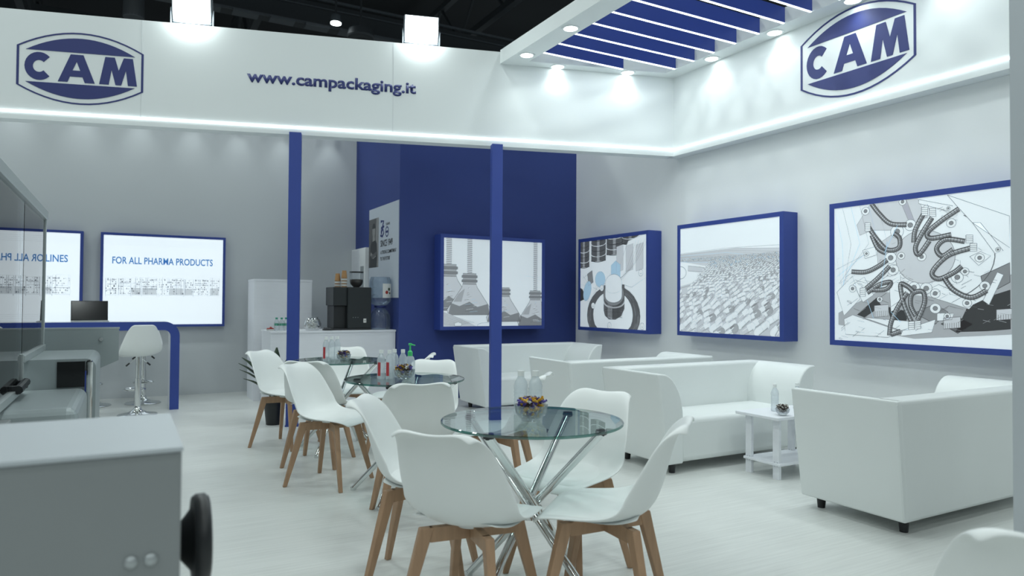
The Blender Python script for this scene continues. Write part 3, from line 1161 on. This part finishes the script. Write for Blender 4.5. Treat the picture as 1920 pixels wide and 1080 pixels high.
chairs = [
    (1.15, 2.37, 37, 'white shell chair with oak legs whose back hides part of the two-bottle table'),
    (1.20, 2.98, -33, 'white shell chair beside the two-bottle table, close behind the chair with its back turned'),
    (1.64, 2.20, 132, 'white shell chair in profile pulled out from the two-bottle table'),
    (1.83, 2.74, 202, 'white shell chair behind the two-bottle table, its seat seen under the glass'),
    (1.47, 3.84, 78, 'white shell chair with its back to the two-bottle table, at the pump bottle table'),
    (1.25, 4.84, -47, 'white shell chair with oak legs standing clear, left of the pump bottle table'),
    (1.88, 4.70, 232, 'white shell chair pushed in behind the pump bottle table'),
    (2.06, 3.88, 138, 'white shell chair in profile between the front table and a sofa'),
    (1.235, 6.265, -48, 'white shell chair beside the potted plant'),
    (1.33, 5.47, 55, 'white shell chair half hidden between the plant side chair and its neighbour'),
    (1.79, 6.42, -108, 'white shell chair in front of the coffee counter'),
    (2.02, 5.66, 153, 'white shell chair in profile in front of the blue wall'),
    (1.82, 0.82, 35, 'blurred white shell chair in the near corner by the grey column'),
]
proto = make_chair()
for i, (x, y, a_, lb) in enumerate(chairs):
    if i == 0:
        proto.location = (x, y, 0)
        proto.rotation_euler = (0, 0, R(a_))
        proto['label'] = lb
    else:
        copy_tree(proto, (x, y, 0), R(a_), lb)


# ------------------------------------------------------------------ bottles, bowls, candies
def make_bottle(label, loc, group, h=.20, r=.030, cap='white_plastic', band=None, body='pet'):
    t = thing('water_bottle', label, 'bottle', loc, random.random() * 6, group)
    bm = bmesh.new()
    pf = [(0, 0), (r * .9, 0), (r, .008)]
    nr = 6
    for k in range(nr):
        z = .02 + (h * .62 - .02) * k / nr
        pf += [(r, z), (r * .95, z + h * .03), (r, z + h * .06)]
    pf += [(r, h * .66), (r * .85, h * .76), (r * .45, h * .86), (r * .42, h * .9)]
    lathe(bm, pf, 20)
    obj('body', bm, body, t, True, 60)
    bm = bmesh.new()
    lathe(bm, [(r * .5, h * .88), (r * .5, h), (0, h)], 16)
    obj('cap', bm, cap, t, True)
    if band:
        bm = bmesh.new()
        n = 8
        z0, z1 = (.02, h * .58) if band == 'red_label' else (h * .38, h * .56)
        a1 = .8 if band == 'red_label' else 2 * PI
        ring = [[bm.verts.new((r * 1.03 * math.cos(a1 * i / n), r * 1.03 * math.sin(a1 * i / n), z)) for i in range(n + 1)] for z in (z0, z1)]
        for i in range(n):
            bm.faces.new((ring[0][i], ring[0][i + 1], ring[1][i + 1], ring[1][i]))
        o = obj('label_band', bm, band, t, True)
        if band == 'red_label':
            t.rotation_euler.z = R(-119 - 35 + random.uniform(-8, 8))
    return t


def make_bowl(loc, r, label, clabel, mats, n=70):
    b = thing('glass_bowl', label, 'bowl', loc)
    bm = bmesh.new()
    lathe(bm, [(0, .002), (r * .55, .002), (r * .62, .01), (r * .9, r * .45), (r, r * .95), (r * .97, r * .95), (r * .86, r * .47), (r * .55, .014), (0, .012)], 28)
    obj('body', bm, 'clear', b, True, 60)
    bm = bmesh.new()
    for k in range(n):
        q = random.random() ** .5
        an = random.random() * 2 * PI
        lay = random.random()
        rr = q * r * (.45 + .38 * lay)
        z = .022 + lay * r * .95 + (1 - q) * .012
        c = Vector((rr * math.cos(an), rr * math.sin(an), z))
        d = Vector((random.uniform(-1, 1), random.uniform(-1, 1), random.uniform(-.6, .6))).normalized()
        s = r * .105
        nf = len(bm.faces)
        tube(bm, c - d * s, c + d * s, s * .8, s * .8, 6)
        tube(bm, c - d * s * 1.9, c - d * s, s * .8, s * .15, 5, False)
        tube(bm, c + d * s, c + d * s * 1.9, s * .15, s * .8, 5, False)
        bm.faces.ensure_lookup_table()
        mi = random.randrange(len(mats))
        for f in bm.faces[nf:]:
            f.material_index = mi
    o = obj('wrapped_candies', bm, mats)
    o.location = loc
    tag(o, clabel, 'candies', kind='stuff')


ZG = .7517
CM = ['candy_gold', 'candy_purple', 'candy_purple', 'candy_dark', 'candy_white']
CM2 = ['candy_gold', 'candy_dark', 'candy_white', 'candy_dark', 'candy_purple']
make_bowl((1.50, 2.535, ZG), .072, 'glass bowl of purple and gold candies', 'purple and gold wrapped candies in a bowl beside two bottles', CM, 260)
for x, y in ((1.545, 2.70), (1.60, 2.665)):
    make_bottle('clear water bottle behind the purple and gold candies', (x, y, ZG), 'bottles on the front table', .195, .031)
make_bowl((1.57, 4.25, ZG), .068, 'glass bowl of mixed candies beside the green pump bottle', 'mixed wrapped candies in a bowl beside the pump bottle', CM2, 260)
for x, y in ((1.452, 4.36), (1.500, 4.335)):
    make_bottle('red labelled water bottle near the green pump bottle', (x, y, ZG), 'red labelled bottles', .185, .026, band='red_label')
for x, y in ((1.56, 4.41), (1.60, 4.36)):
    make_bottle('plain clear water bottle beside the green pump bottle', (x, y, ZG), 'plain bottles by the pump bottle', .185, .027)
pb = thing('pump_bottle', 'clear hand sanitiser bottle with bright green pump', 'pump bottle', (1.665, 4.40, ZG))
bm = bmesh.new()
lathe(bm, [(0, 0), (.032, 0), (.034, .01), (.034, .10), (.025, .13), (.013, .14), (.013, .15)], 20)
obj('body', bm, 'pet', pb, True, 60)
bm = bmesh.new()
lathe(bm, [(.016, .135), (.016, .165), (.006, .175), (.005, .21), (0, .21)], 16)
obj('pump', bm, 'green', pb, True)
bm = bmesh.new()
box(bm, -.010, .010, -.010, .010, .207, .222, .003)
tube(bm, (0, 0, .215), (.040, .015, .206), .006, .004, 10)
obj('nozzle', bm, 'green', pb, True)
make_bowl((1.60, 5.78, ZG), .06, 'glass bowl of candies on the table nearest the counter', 'wrapped candies in a bowl beside three bottles', CM2, 240)
for i, (x, y) in enumerate(((1.475, 5.87), (1.53, 5.90), (1.585, 5.93))):
    make_bottle('clear water bottle in a row of three on the far glass table', (x, y, ZG), 'row of three bottles', .20, .027,
                band='red_label' if i == 0 else None)
make_bowl((4.13, 3.44, .453), .05, 'small glass bowl on the white side table', 'dark wrapped candies in a bowl on the side table', ['candy_dark', 'candy_dark', 'candy_white'], 200)
for x, y in ((4.24, 3.60), (4.46, 3.58)):
    make_bottle('clear water bottle on the white side table', (x, y, .453), 'bottles on the side table', .20, .028)

# ------------------------------------------------------------------ coffee counter
cc = thing('coffee_counter', 'long white counter carrying the coffee machine', 'counter', (1.47, 8.38, 0))
obj('body', B(0, 1.505, .01, .62, 0, .875), 'white_board', cc)
obj('worktop', B(-.005, 1.51, 0, .63, .875, .897), 'white_board', cc)
tc_ = thing('tall_cabinet', 'tall plain white cabinet behind the coffee counter', 'cabinet', (1.405, 9.18, 0))
obj('body', B(0, .71, 0, .5, 0, 1.50), 'white_board', tc_)
obj('top_panel', B(-.004, .714, -.004, .5, 1.50, 1.525), 'white_board', tc_)
ZC = .897
cm = thing('coffee_machine', 'black bean-to-cup coffee machine on the white counter', 'coffee machine', (2.22, 8.48, ZC))
obj('body', B(.17, .47, 0, .42, .02, .53, .008), 'machine_black', cm)
obj('side_panel', B(.0, .175, .03, .40, .30, .53, .008), 'machine_black', cm)
obj('side_panel', B(.02, .175, .08, .40, .02, .30, .006), 'black_plastic', cm)
obj('drip_tray', B(-.02, .47, -.01, .42, 0, .022, .004), 'black_plastic', cm)
obj('logo_plate', B(.37, .405, -.003, .001, .09, .14), 'paper_white', cm)
bm = bmesh.new()
for k in range(3):
    tube(bm, (.24 + .03 * k, -.002, .155), (.24 + .03 * k, .002, .155), .004, n=8)
obj('button', bm, 'steel', cm)
text_obj('lettering', 'N', .016, .022, 'black_plastic', cm, (.379, -.0045, .104), .02)
hp = thing_part('bean_hopper', cm)
hp.location = (.33, .18, .53)
bm = bmesh.new()
lathe(bm, [(.035, 0), (.075, .04), (.085, .07), (.085, .19)], 24)
obj('hopper_glass', bm, 'clear', hp, True)
bm = bmesh.new()
lathe(bm, [(0, .002), (.033, .002), (.07, .04), (.08, .07), (.08, .10), (0, .108)], 24)
obj('coffee_beans', bm, 'coffee_beans', hp, True)
bm = bmesh.new()
lathe(bm, [(.088, .188), (.088, .2), (0, .204)], 24)
obj('hopper_lid', bm, 'black_plastic', hp, True)
for (x, y, n, lb) in ((2.365, 8.56, 7, 'stack of brown paper cups with one upright cup on top of the coffee machine'),
                      (2.30, 8.62, 5, 'shorter stack of brown paper cups behind the taller stack')):
    t = thing('paper_cup_stack', lb, 'cups', (x, y, ZC + .53))
    for k in range(n):
        bm = bmesh.new()
        z = .018 * k
        lathe(bm, [(.036, z), (.037, z + .010), (.0, z + .012)], 18)
        obj('cup_rim', bm, 'paper_white' if k % 2 else 'paper_brown', t, True)
    bm = bmesh.new()
    z = .018 * n - .006
    lathe(bm, [(.036, z), (.026, z + .085), (0, z + .085)], 18)
    obj('cup', bm, 'paper_brown', t, True)
wd_ = thing('water_dispenser', 'clear water bottle upturned on a round dispenser beside the coffee machine', 'water dispenser', (2.835, 8.58, ZC))
bm = bmesh.new()
lathe(bm, [(0, 0), (.12, 0), (.13, .02), (.13, .17), (.10, .23), (.055, .27), (.05, .29)], 28)
obj('dispenser_pot', bm, 'water_jug', wd_, True, 60)
bm = bmesh.new()
lathe(bm, [(.06, .275), (.075, .285), (.075, .30), (.055, .305)], 24)
obj('collar', bm, 'navy', wd_, True)
bm = bmesh.new()
lathe(bm, [(.05, .30), (.10, .32), (.135, .36), (.135, .43), (.128, .44), (.135, .45), (.135, .52), (.128, .53), (.135, .54), (.135, .62), (.12, .665), (0, .67)], 28)
jug = obj('jug', bm, 'water_jug', wd_, True, 60)
bm = bmesh.new()
ring = [[bm.verts.new((.137 * math.cos(R(-95 + 9 * i)), .137 * math.sin(R(-95 + 9 * i)), z)) for i in range(9)] for z in (.40, .58)]
for i in range(8):
    bm.faces.new((ring[0][i], ring[0][i + 1], ring[1][i + 1], ring[1][i]))
obj('jug_label', bm, 'paper_white', jug, True)
bm = bmesh.new()
for (an, z, r, mi) in ((-72, .47, .022, 0), (-56, .51, .02, 1), (-50, .46, .014, 1)):
    c = Vector((.139 * math.cos(R(an)), .139 * math.sin(R(an)), z))
    tube(bm, c, c + Vector((math.cos(R(an)), math.sin(R(an)), 0)) * .001, r, n=14)
    for f in list(bm.faces)[-16:]:
        f.material_index = mi
obj('label_print', bm, ['tomato', 'leaf'], jug)
jr = thing('glass_jar', 'round glass jar of white sugar sachets on the counter', 'jar', (1.98, 8.55, ZC))
bm = bmesh.new()
lathe(bm, [(0, 0), (.07, 0), (.10, .04), (.105, .08), (.085, .13), (.065, .15), (.07, .16)], 24)
obj('body', bm, 'clear', jr, True, 60)
bm = bmesh.new()
for k in range(45):
    an, q = random.random() * 6.28, random.random() ** .5 * .062
    c = Vector((q * math.cos(an), q * math.sin(an), .02 + random.random() * .10))
    d = Vector((random.uniform(-1, 1), random.uniform(-1, 1), random.uniform(-1, 1))).normalized() * .018
    tube(bm, c - d, c + d, .007, n=5)
o = obj('sugar_sachets', bm, 'candy_white')
o.location = (1.98, 8.55, ZC + .004)
tag(o, 'white sugar sachets heaped in the glass jar', 'sachets', kind='stuff')
tr = thing('serving_tray', 'low black tray with spoons beside the coffee machine', 'tray', (2.09, 8.42, ZC))
obj('tray', B(0, .105, 0, .09, 0, .018, .004), 'black_plastic', tr)
bm = bmesh.new()
for k in range(5):
    tube(bm, (.012 + .018 * k, .01, .022), (.02 + .018 * k, .08, .030), .005, n=6)
obj('spoon', bm, 'black_gloss', tr)
for k, (x, y) in enumerate(((1.575, 8.62), (1.63, 8.60), (1.685, 8.62))):
    make_bottle('green capped water bottle on the counter end', (x, y, ZC), 'green capped bottles', .155, .028, 'teal', 'teal')
for x, lb in ((1.50, 'small dish of red snacks at the end of the counter'), (1.76, 'small dish of red snacks behind the blue post')):
    d = thing('snack_dish', lb, 'dish', (x, 8.60, ZC))
    bm = bmesh.new()
    lathe(bm, [(0, 0), (.035, 0), (.05, .02), (.048, .02), (.033, .004), (0, .004)], 20)
    obj('dish', bm, 'paper_white', d, True)
    bm = bmesh.new()
    for k in range(9):
        an = k * .7
        q = .03 if k < 7 else .008
        bmesh.ops.create_icosphere(bm, subdivisions=1, radius=.014, matrix=Matrix.Translation((q * math.cos(an), q * math.sin(an), .022 + (.014 if k > 6 else 0))))
    obj('snack', bm, 'tomato', d, True)

# ------------------------------------------------------------------ potted plant
pt = thing('potted_plant', 'dark green leafy plant in a black pot beside the blue post', 'plant', (1.335, 7.375, 0))
bm = bmesh.new()
lathe(bm, [(0, 0), (.078, 0), (.10, .21), (.108, .21), (.108, .235), (.094, .235), (.09, .20), (0, .20)], 24)
obj('pot', bm, 'black_plastic', pt, True)
bm = bmesh.new()
lathe(bm, [(0, .215), (.09, .205)], 20)
obj('soil', bm, 'soil', pt)
for k in range(18):
    an = k * 2.4 + .3
    ln = random.uniform(.32, .52)
    near_post = abs((an + R(53) + PI) % (2 * PI) - PI) < R(55)
    bm = bmesh.new()
    pts = []
    for i in range(7):
        f = i / 6
        sp = .02 + (.05 if near_post else .34) * f ** 1.6 * (1 if k % 3 else .6)
        pts.append(Vector((sp * math.cos(an), sp * math.sin(an), .20 + ln * (f - .25 * f * f * (1 if k % 3 else .2)) * 1.2)))
    sd = Vector((-math.sin(an), math.cos(an), 0))
    l, r_ = [], []
    for i, p in enumerate(pts):
        f = i / 6
        wd = .004 if f < .35 else .045 * math.sin(PI * (f - .3) / .72) + .003
        l.append(bm.verts.new(p + sd * wd + Vector((0, 0, .3 * wd))))
        r_.append(bm.verts.new(p - sd * wd + Vector((0, 0, .3 * wd))))
    mid = [bm.verts.new(p) for p in pts]
    for i in range(6):
        bm.faces.new((l[i], l[i + 1], mid[i + 1], mid[i]))
        bm.faces.new((mid[i], mid[i + 1], r_[i + 1], r_[i]))
    lf = obj('leaf', bm, 'leaf', pt, True)
    s = lf.modifiers.new('solid', 'SOLIDIFY')
    s.thickness = .002

# ------------------------------------------------------------------ bar desk, laptop, stools
dk = thing('bar_desk', 'blue arched bar desk in front of the back wall panels', 'desk', (.55, 8.87, 0))
pts_o, pts_i = [], []
RO, RI, TH = .16, .07, .095
HT = 1.005
n = 8
outer = [(0, 0)] + [(-RO + RO * math.cos(R(90 * k / n)), HT - RO + RO * math.sin(R(90 * k / n))) for k in range(n + 1)] + [(-2.6, HT)]
inner = [(-TH, 0)] + [(-TH - RI + RI * math.cos(R(90 * k / n)), HT - TH - RI + RI * math.sin(R(90 * k / n))) for k in range(n + 1)] + [(-2.6, HT - TH)]
bm = bmesh.new()
for k in range(len(outer) - 1):
    slab(bm, [outer[k], outer[k + 1], inner[k + 1], inner[k]], 0, .018)
bmesh.ops.remove_doubles(bm, verts=bm.verts, dist=1e-5)
obj('blue_front', bm, 'blue', dk)
bm = bmesh.new()
for k in range(len(outer) - 1):
    slab(bm, [outer[k], outer[k + 1], inner[k + 1], inner[k]], .0185, .44)
bmesh.ops.remove_doubles(bm, verts=bm.verts, dist=1e-5)
obj('white_body', bm, 'white_board', dk)
obj('end_leg', B(-2.6, -2.505, 0, .44, 0, HT - TH), 'white_board', dk)
lp = thing('laptop', 'open dark laptop on the blue bar desk', 'laptop', (-.34, 8.98, HT), R(4))
obj('base', B(-.18, .18, -.02, .22, 0, .014, .004), 'steel', lp)
bm = bmesh.new()
box(bm, -.18, .18, -.005, .003, 0, .225, .003)
bmesh.ops.rotate(bm, cent=(0, 0, 0), matrix=Matrix.Rotation(R(-10), 3, 'X'), verts=bm.verts)
bmesh.ops.translate(bm, vec=(0, .20, .012), verts=bm.verts)
ld = obj('lid', bm, 'black_plastic', lp)
bm = bmesh.new()
box(bm, -.172, .172, -.0065, -.005, .01, .217)
bmesh.ops.rotate(bm, cent=(0, 0, 0), matrix=Matrix.Rotation(R(-10), 3, 'X'), verts=bm.verts)
bmesh.ops.translate(bm, vec=(0, .20, .012), verts=bm.verts)
obj('screen', bm, 'black_gloss', ld)


def make_stool(label, loc, rz):
    t = thing('bar_stool', label, 'stool', loc, rz, 'white bar stools')
    prof = [(.20, .635), (.17, .665), (.08, .668), (-.04, .662), (-.12, .675), (-.165, .72), (-.19, .80), (-.205, .90), (-.21, .975), (-.214, .99)]
    half = [.13, .17, .19, .20, .205, .20, .18, .15, .115, .09]
    lift = [0, .005, .02, .04, .07, .08, .07, .05, .025, .01]
    bm = bmesh.new()
    rows = []
    for i, ((x, z), hw, lf) in enumerate(zip(prof, half, lift)):
        row = []
        for j in range(11):
            v = -1 + j / 5
            c = abs(v) ** 2.2 * lf
            f = min(1, max(0, (i - 3) / 4))
            row.append(bm.verts.new((x + c * f, v * hw, z + c * (1 - f))))
        rows.append(row)
    for A, C in zip(rows, rows[1:]):
        for j in range(10):
            bm.faces.new((A[j], A[j + 1], C[j + 1], C[j]))
    sh = obj('shell', bm, 'white_plastic', t, True, 180)
    s = sh.modifiers.new('solid', 'SOLIDIFY')
    s.thickness = .03
    s.offset = -1
    ss = sh.modifiers.new('sub', 'SUBSURF')
    ss.levels = 1
    ss.render_levels = 2
    bm = bmesh.new()
    lathe(bm, [(0, 0), (.195, 0), (.20, .006), (.19, .014), (.10, .03), (.045, .06), (.034, .09), (.032, .10), (0, .10)], 36)
    obj('base', bm, 'chrome', t, True, 60)
    bm = bmesh.new()
    tube(bm, (0, 0, .09), (0, 0, .40), .031, n=20)
    tube(bm, (0, 0, .40), (0, 0, .64), .024, n=20)
    obj('column', bm, 'chrome', t, True)
    bm = bmesh.new()
    pp = smooth_path([(.03, -.02), (.10, -.10), (.19, -.09), (.22, 0), (.19, .09), (.10, .10), (.03, .02)], 5)
    for q0, q1 in zip(pp, pp[1:]):
        tube(bm, (q0[0], q0[1], .27), (q1[0], q1[1], .27), .010, n=8)
    obj('footrest', bm, 'chrome', t, True)
    for s_ in (1, -1):
        bm = bmesh.new()
        tube(bm, (0, .02 * s_, .625), (0, .10 * s_, .555), .005, n=8)
        l = obj('lever', bm, 'chrome', t, True)
        bm = bmesh.new()
        tube(bm, (0, .085 * s_, .568), (0, .12 * s_, .537), .009, n=8)
        obj('lever_grip', bm, 'black_plastic', l, True)
    return t


s0 = make_stool('white bar stool with shell back turned out, in front of the desk', (.13, 8.62, 0), R(90 + 12))
copy_tree(s0, (.20, 9.58, 0), R(-90), 'bar stool behind the desk, only its chrome foot showing beside the nearer stool')
copy_tree(s0, (-.42, 8.62, 0), R(90), 'bar stool in front of the desk, mostly hidden by the grey machine').scale = (1, 1, .86)
copy_tree(s0, (-.33, 9.58, 0), R(-90), 'bar stool behind the desk, mostly hidden by the grey machine')

# ------------------------------------------------------------------ packaging machine with glass guard (left)
mc = thing('packaging_machine', 'grey packaging machine with glass guard and black screen', 'machine', (0, 0, 0))


def rounded(x0, x1, y0, y1, z0, z1, r, n=6):
    """block whose upper right long edge is rounded (profile in x-z)"""
    p = [(x0, z0), (x1, z0)] + [(x1 - r + r * math.cos(R(90 * k / n)), z1 - r + r * math.sin(R(90 * k / n))) for k in range(n + 1)] + [(x0, z1)]
    bm = bmesh.new()
    slab(bm, p, y0, y1)
    return bm


hs = obj('housing', rounded(-2.4, -.15, 4.86, 5.72, .0, .90, .055), 'machine_grey', mc)
obj('screen_panel', B(-.345, -.205, 4.848, 4.86, .735, .885), 'black_gloss', hs)
obj('screen_edge', B(-.20, -.165, 4.835, 4.86, .50, .893, .012), 'chrome', hs)
obj('blue_strip', B(-.205, -.198, 4.84, 4.86, .45, .83), 'blue', hs)
bev_mod(obj('outfeed_box', B(-2.4, -.19, 3.93, 4.85, 0, .732), 'machine_grey', mc), .05, 4)
obj('side_box', B(-2.4, -.45, 3.70, 3.92, 0, .70, .006), 'machine_front', mc)
bd = obj('guard_board', (lambda b: (slab(b, [(-.9, .70), (-.186, .732), (-.04, .80), (-.04, 1.038), (-.9, 1.038)], 6.0, 6.03), b)[1])(bmesh.new()), 'machine_grey', mc)
obj('board_edge', B(-.9, -.036, 5.998, 6.032, 1.034, 1.046), 'aluminium', bd)
bm = bmesh.new()
tube(bm, (-.155, 5.97, .957), (-.155, 6.0, .957), .012, .016, 14)
obj('board_knob', bm, 'steel', bd, True)
obj('board_leg', B(-.75, -.65, 6.0, 6.03, 0, .72), 'machine_grey', bd)
gd = thing_part('glass_guard', mc)
SG = -.50
for nm, a_ in (('post', (SG - .012, SG + .012, 5.77, 5.80, .905, 1.86)), ('post', (SG - .012, SG + .012, 3.0, 3.03, .78, 1.86)),
               ('top_rail', (SG - .02, SG + .02, 3.0, 5.80, 1.80, 1.86)), ('bottom_rail', (SG - .02, SG + .02, 4.66, 5.80, .90, .94)),
               ('bottom_rail', (SG - .02, SG + .02, 3.0, 4.68, .745, .785)), ('post', (SG - .014, SG + .014, 4.655, 4.685, .77, .95))):
    obj(nm, B(*a_, bev=.003), 'aluminium', gd)
obj('pane', B(SG - .003, SG + .003, 4.68, 5.775, .935, 1.805), 'machine_glass', gd)
obj('pane', B(SG - .003, SG + .003, 3.03, 4.66, .78, 1.805), 'machine_glass', gd)
obj('pane', B(-2.3, SG - .012, 5.78, 5.786, .92, 1.80), 'machine_glass', gd)
bm = bmesh.new()
tube(bm, (SG + .03, 4.30, .79), (SG + .03, 4.62, .80), .022, n=10)
box(bm, SG, SG + .04, 4.30, 4.34, .77, .81)
box(bm, SG, SG + .04, 4.58, 4.62, .77, .81)
obj('guard_handle', bm, 'black_plastic', gd)

# near machine box with handwheel
mb = thing('machine_cabinet', 'blurred grey machine cabinet with black handwheel in the near corner', 'machine', (0, 0, 0))
bev_mod(obj('body', B(-1.6, .088, 1.318, 1.72, .0, .993), 'machine_front', mb), .004, 2)
obj('lid', B(-1.6, .09, 1.314, 1.722, .993, 1.0), 'machine_light', mb)
for x in (.014, .043):
    bm = bmesh.new()
    bmesh.ops.create_uvsphere(bm, u_segments=16, v_segments=8, radius=.011, matrix=Matrix.Translation((x, 1.316, .817)) @ Matrix.Diagonal((1, .6, 1, 1)))
    obj('dome_bolt', bm, 'steel', mb, True)
hw = thing_part('handwheel', mb)
hw.location = (.086, 1.50, .784)
hw.rotation_euler = (0, R(90), 0)
bm = bmesh.new()
lathe(bm, [(0, .0), (.024, 0), (.034, .012), (.062, .034), (.080, .034), (.085, .041), (.085, .057), (.079, .064), (0, .064)], 32)
obj('wheel', bm, 'black_plastic', hw, True, 50)

# near grey column at the right edge
cl = thing('column', 'plain pale grey column end at the right edge', 'column', (2.67, 1.265, 0), R(-29 - 40))
obj('shaft', B(0, .35, 0, .12, 0, 4.4), 'machine_light', cl)

# ------------------------------------------------------------------ wall-wash spots over the back wall
for i, x in enumerate((-1.2, -.5, .125, .74, 1.32, 1.91, 2.59)):
    s = thing('wash_spot', 'small white spot lamp aimed down the back wall', 'spot lamp', (x, WB - .20, 3.86), 0, 'wall wash spots')
    bm = bmesh.new()
    tube(bm, (0, 0, -.05), (0, 0, .06), .04, .035, 16)
    obj('can', bm, 'fascia_white', s, True)
    obj('arm', B(-.01, .01, 0, .2, .05, .07), 'fascia_white', s)
    light('wash_light', 'SPOT', WASH_W, s, (0, 0, -.06), (R(10), 0, 0), .04, R(62), 1.0)

# ------------------------------------------------------------------ exhibition hall overhead
def bar(name, label, p0, p1, w_, h_, m, parent=None, cat='beam'):
    p0, p1 = Vector(p0), Vector(p1)
    d = p1 - p0
    o = obj(name, B(0, d.length, -w_ / 2, w_ / 2, -h_ / 2, h_ / 2), m, parent)
    o.location = p0
    o.rotation_euler = (0, 0, math.atan2(d.y, d.x))
    if parent is None:
        tag(o, label, cat)
    return o


g = thing('ceiling_gantry', 'dark steel catwalk beam with pale rails across the hall roof', 'gantry', (0, 17, 8.15))
for y, z, w_, h_, m in ((0, 0, .5, .5, 'hall_steel'), (-.3, .32, .06, .06, 'hall_pale'), (-.3, -.30, .05, .05, 'hall_pale'), (-.3, .12, .03, .03, 'hall_pale')):
    obj('rail', B(-14, 24, y - w_ / 2, y + w_ / 2, z - h_ / 2, z + h_ / 2), m, g)
for i in range(26):
    obj('lamp_panel', B(-6 + i * .8, -5.45 + i * .8, -.5, -.2, -.42, -.36), 'hall_pale', g)
g2 = thing('ceiling_gantry', 'second dark steel beam farther under the hall roof', 'gantry', (0, 25, 9.6))
obj('girder', B(-20, 34, -.3, .3, -.4, .4), 'hall_steel', g2)
obj('rail', B(-20, 34, -.4, -.34, -.5, -.44), 'hall_pale', g2)
for k in range(7):
    x = -8 + 5.5 * k
    t = thing('roof_truss', 'dark lattice truss running under the hall roof', 'truss', (x, 0, 0), 0, 'roof trusses')
    for z in (8.9, 10.4):
        obj('chord', B(-.09, .09, 13, 47, z - .09, z + .09), 'hall_steel', t)
    bm = bmesh.new()
    for j in range(12):
        y = 13 + j * 2.8
        tube(bm, (0, y, 8.9), (0, y + 1.4, 10.4), .05, n=5)
        tube(bm, (0, y + 1.4, 10.4), (0, y + 2.8, 8.9), .05, n=5)
    obj('lattice', bm, 'hall_steel', t)
hd = thing('hanging_lamp', 'small lit round lamp under the dark hall roof', 'lamp', (4.16, 16, 7.68))
bm = bmesh.new()
lathe(bm, [(0, 0), (.11, .0), (.13, .05), (.10, .2), (0, .22)], 20)
obj('housing', bm, 'hall_pale', hd, True)
bm = bmesh.new()
lathe(bm, [(0, -.01), (.12, -.005), (.12, .03)], 20)
obj('lens', bm, 'lamp_face', hd, True)
cn = thing('hanging_lamp', 'unlit pale can lamp under the dark hall roof', 'lamp', (.05, 16, 6.98))
bm = bmesh.new()
tube(bm, (0, 0, 0), (0, 0, .42), .2, .19, 20)
obj('can', bm, 'hall_steel', cn, True)
bm = bmesh.new()
lathe(bm, [(0, -.01), (.19, -.01), (.2, .02)], 20)
obj('lens', bm, 'hall_pale', cn, True)
obj('hanger', B(-.02, .02, -.02, .02, .4, 4.0), 'hall_steel', cn)
obj('hanger', B(-.02, .02, -.02, .02, .2, 3.3), 'hall_steel', hd)
sp = thing('hall_loudspeaker', 'round dark loudspeaker hanging under the hall roof', 'loudspeaker', (4.75, 16, 7.45))
bm = bmesh.new()
lathe(bm, [(0, .03), (.10, .02), (.18, -.02), (.30, 0), (.32, .04), (.28, .2), (0, .25)], 24)
obj('cone', bm, 'hall_steel', sp, True)
obj('hanger', B(-.02, .02, -.02, .02, .24, 3.5), 'hall_steel', sp)

# grid of unseen lamps overhead, added to brighten the stand and its walls
for (x, y) in [(x, y) for x in (-11, -7, -3, 1, 5) for y in (-9, -5, -1, 3, 7, 11)]:
    l = thing('hall_fill_lamp', 'unseen round fill lamp added overhead to light the stand', 'lamp', (x, y, 8.0), 0, 'added fill lamps')
    bm = bmesh.new()
    lathe(bm, [(.42, 0), (.44, .05), (.2, .25), (.12, .4), (0, .4)], 24)
    obj('reflector', bm, 'hall_steel', l, True)
    bm = bmesh.new()
    lathe(bm, [(0, .03), (.40, .03)], 24)
    obj('lens', bm, 'lamp_soft', l)
    obj('hanger', B(-.02, .02, -.02, .02, .4, 3.0), 'hall_steel', l)
    light('hall_fill_light', 'AREA', HALL_W, l, (0, 0, -.02), (0, 0, 0), .8)
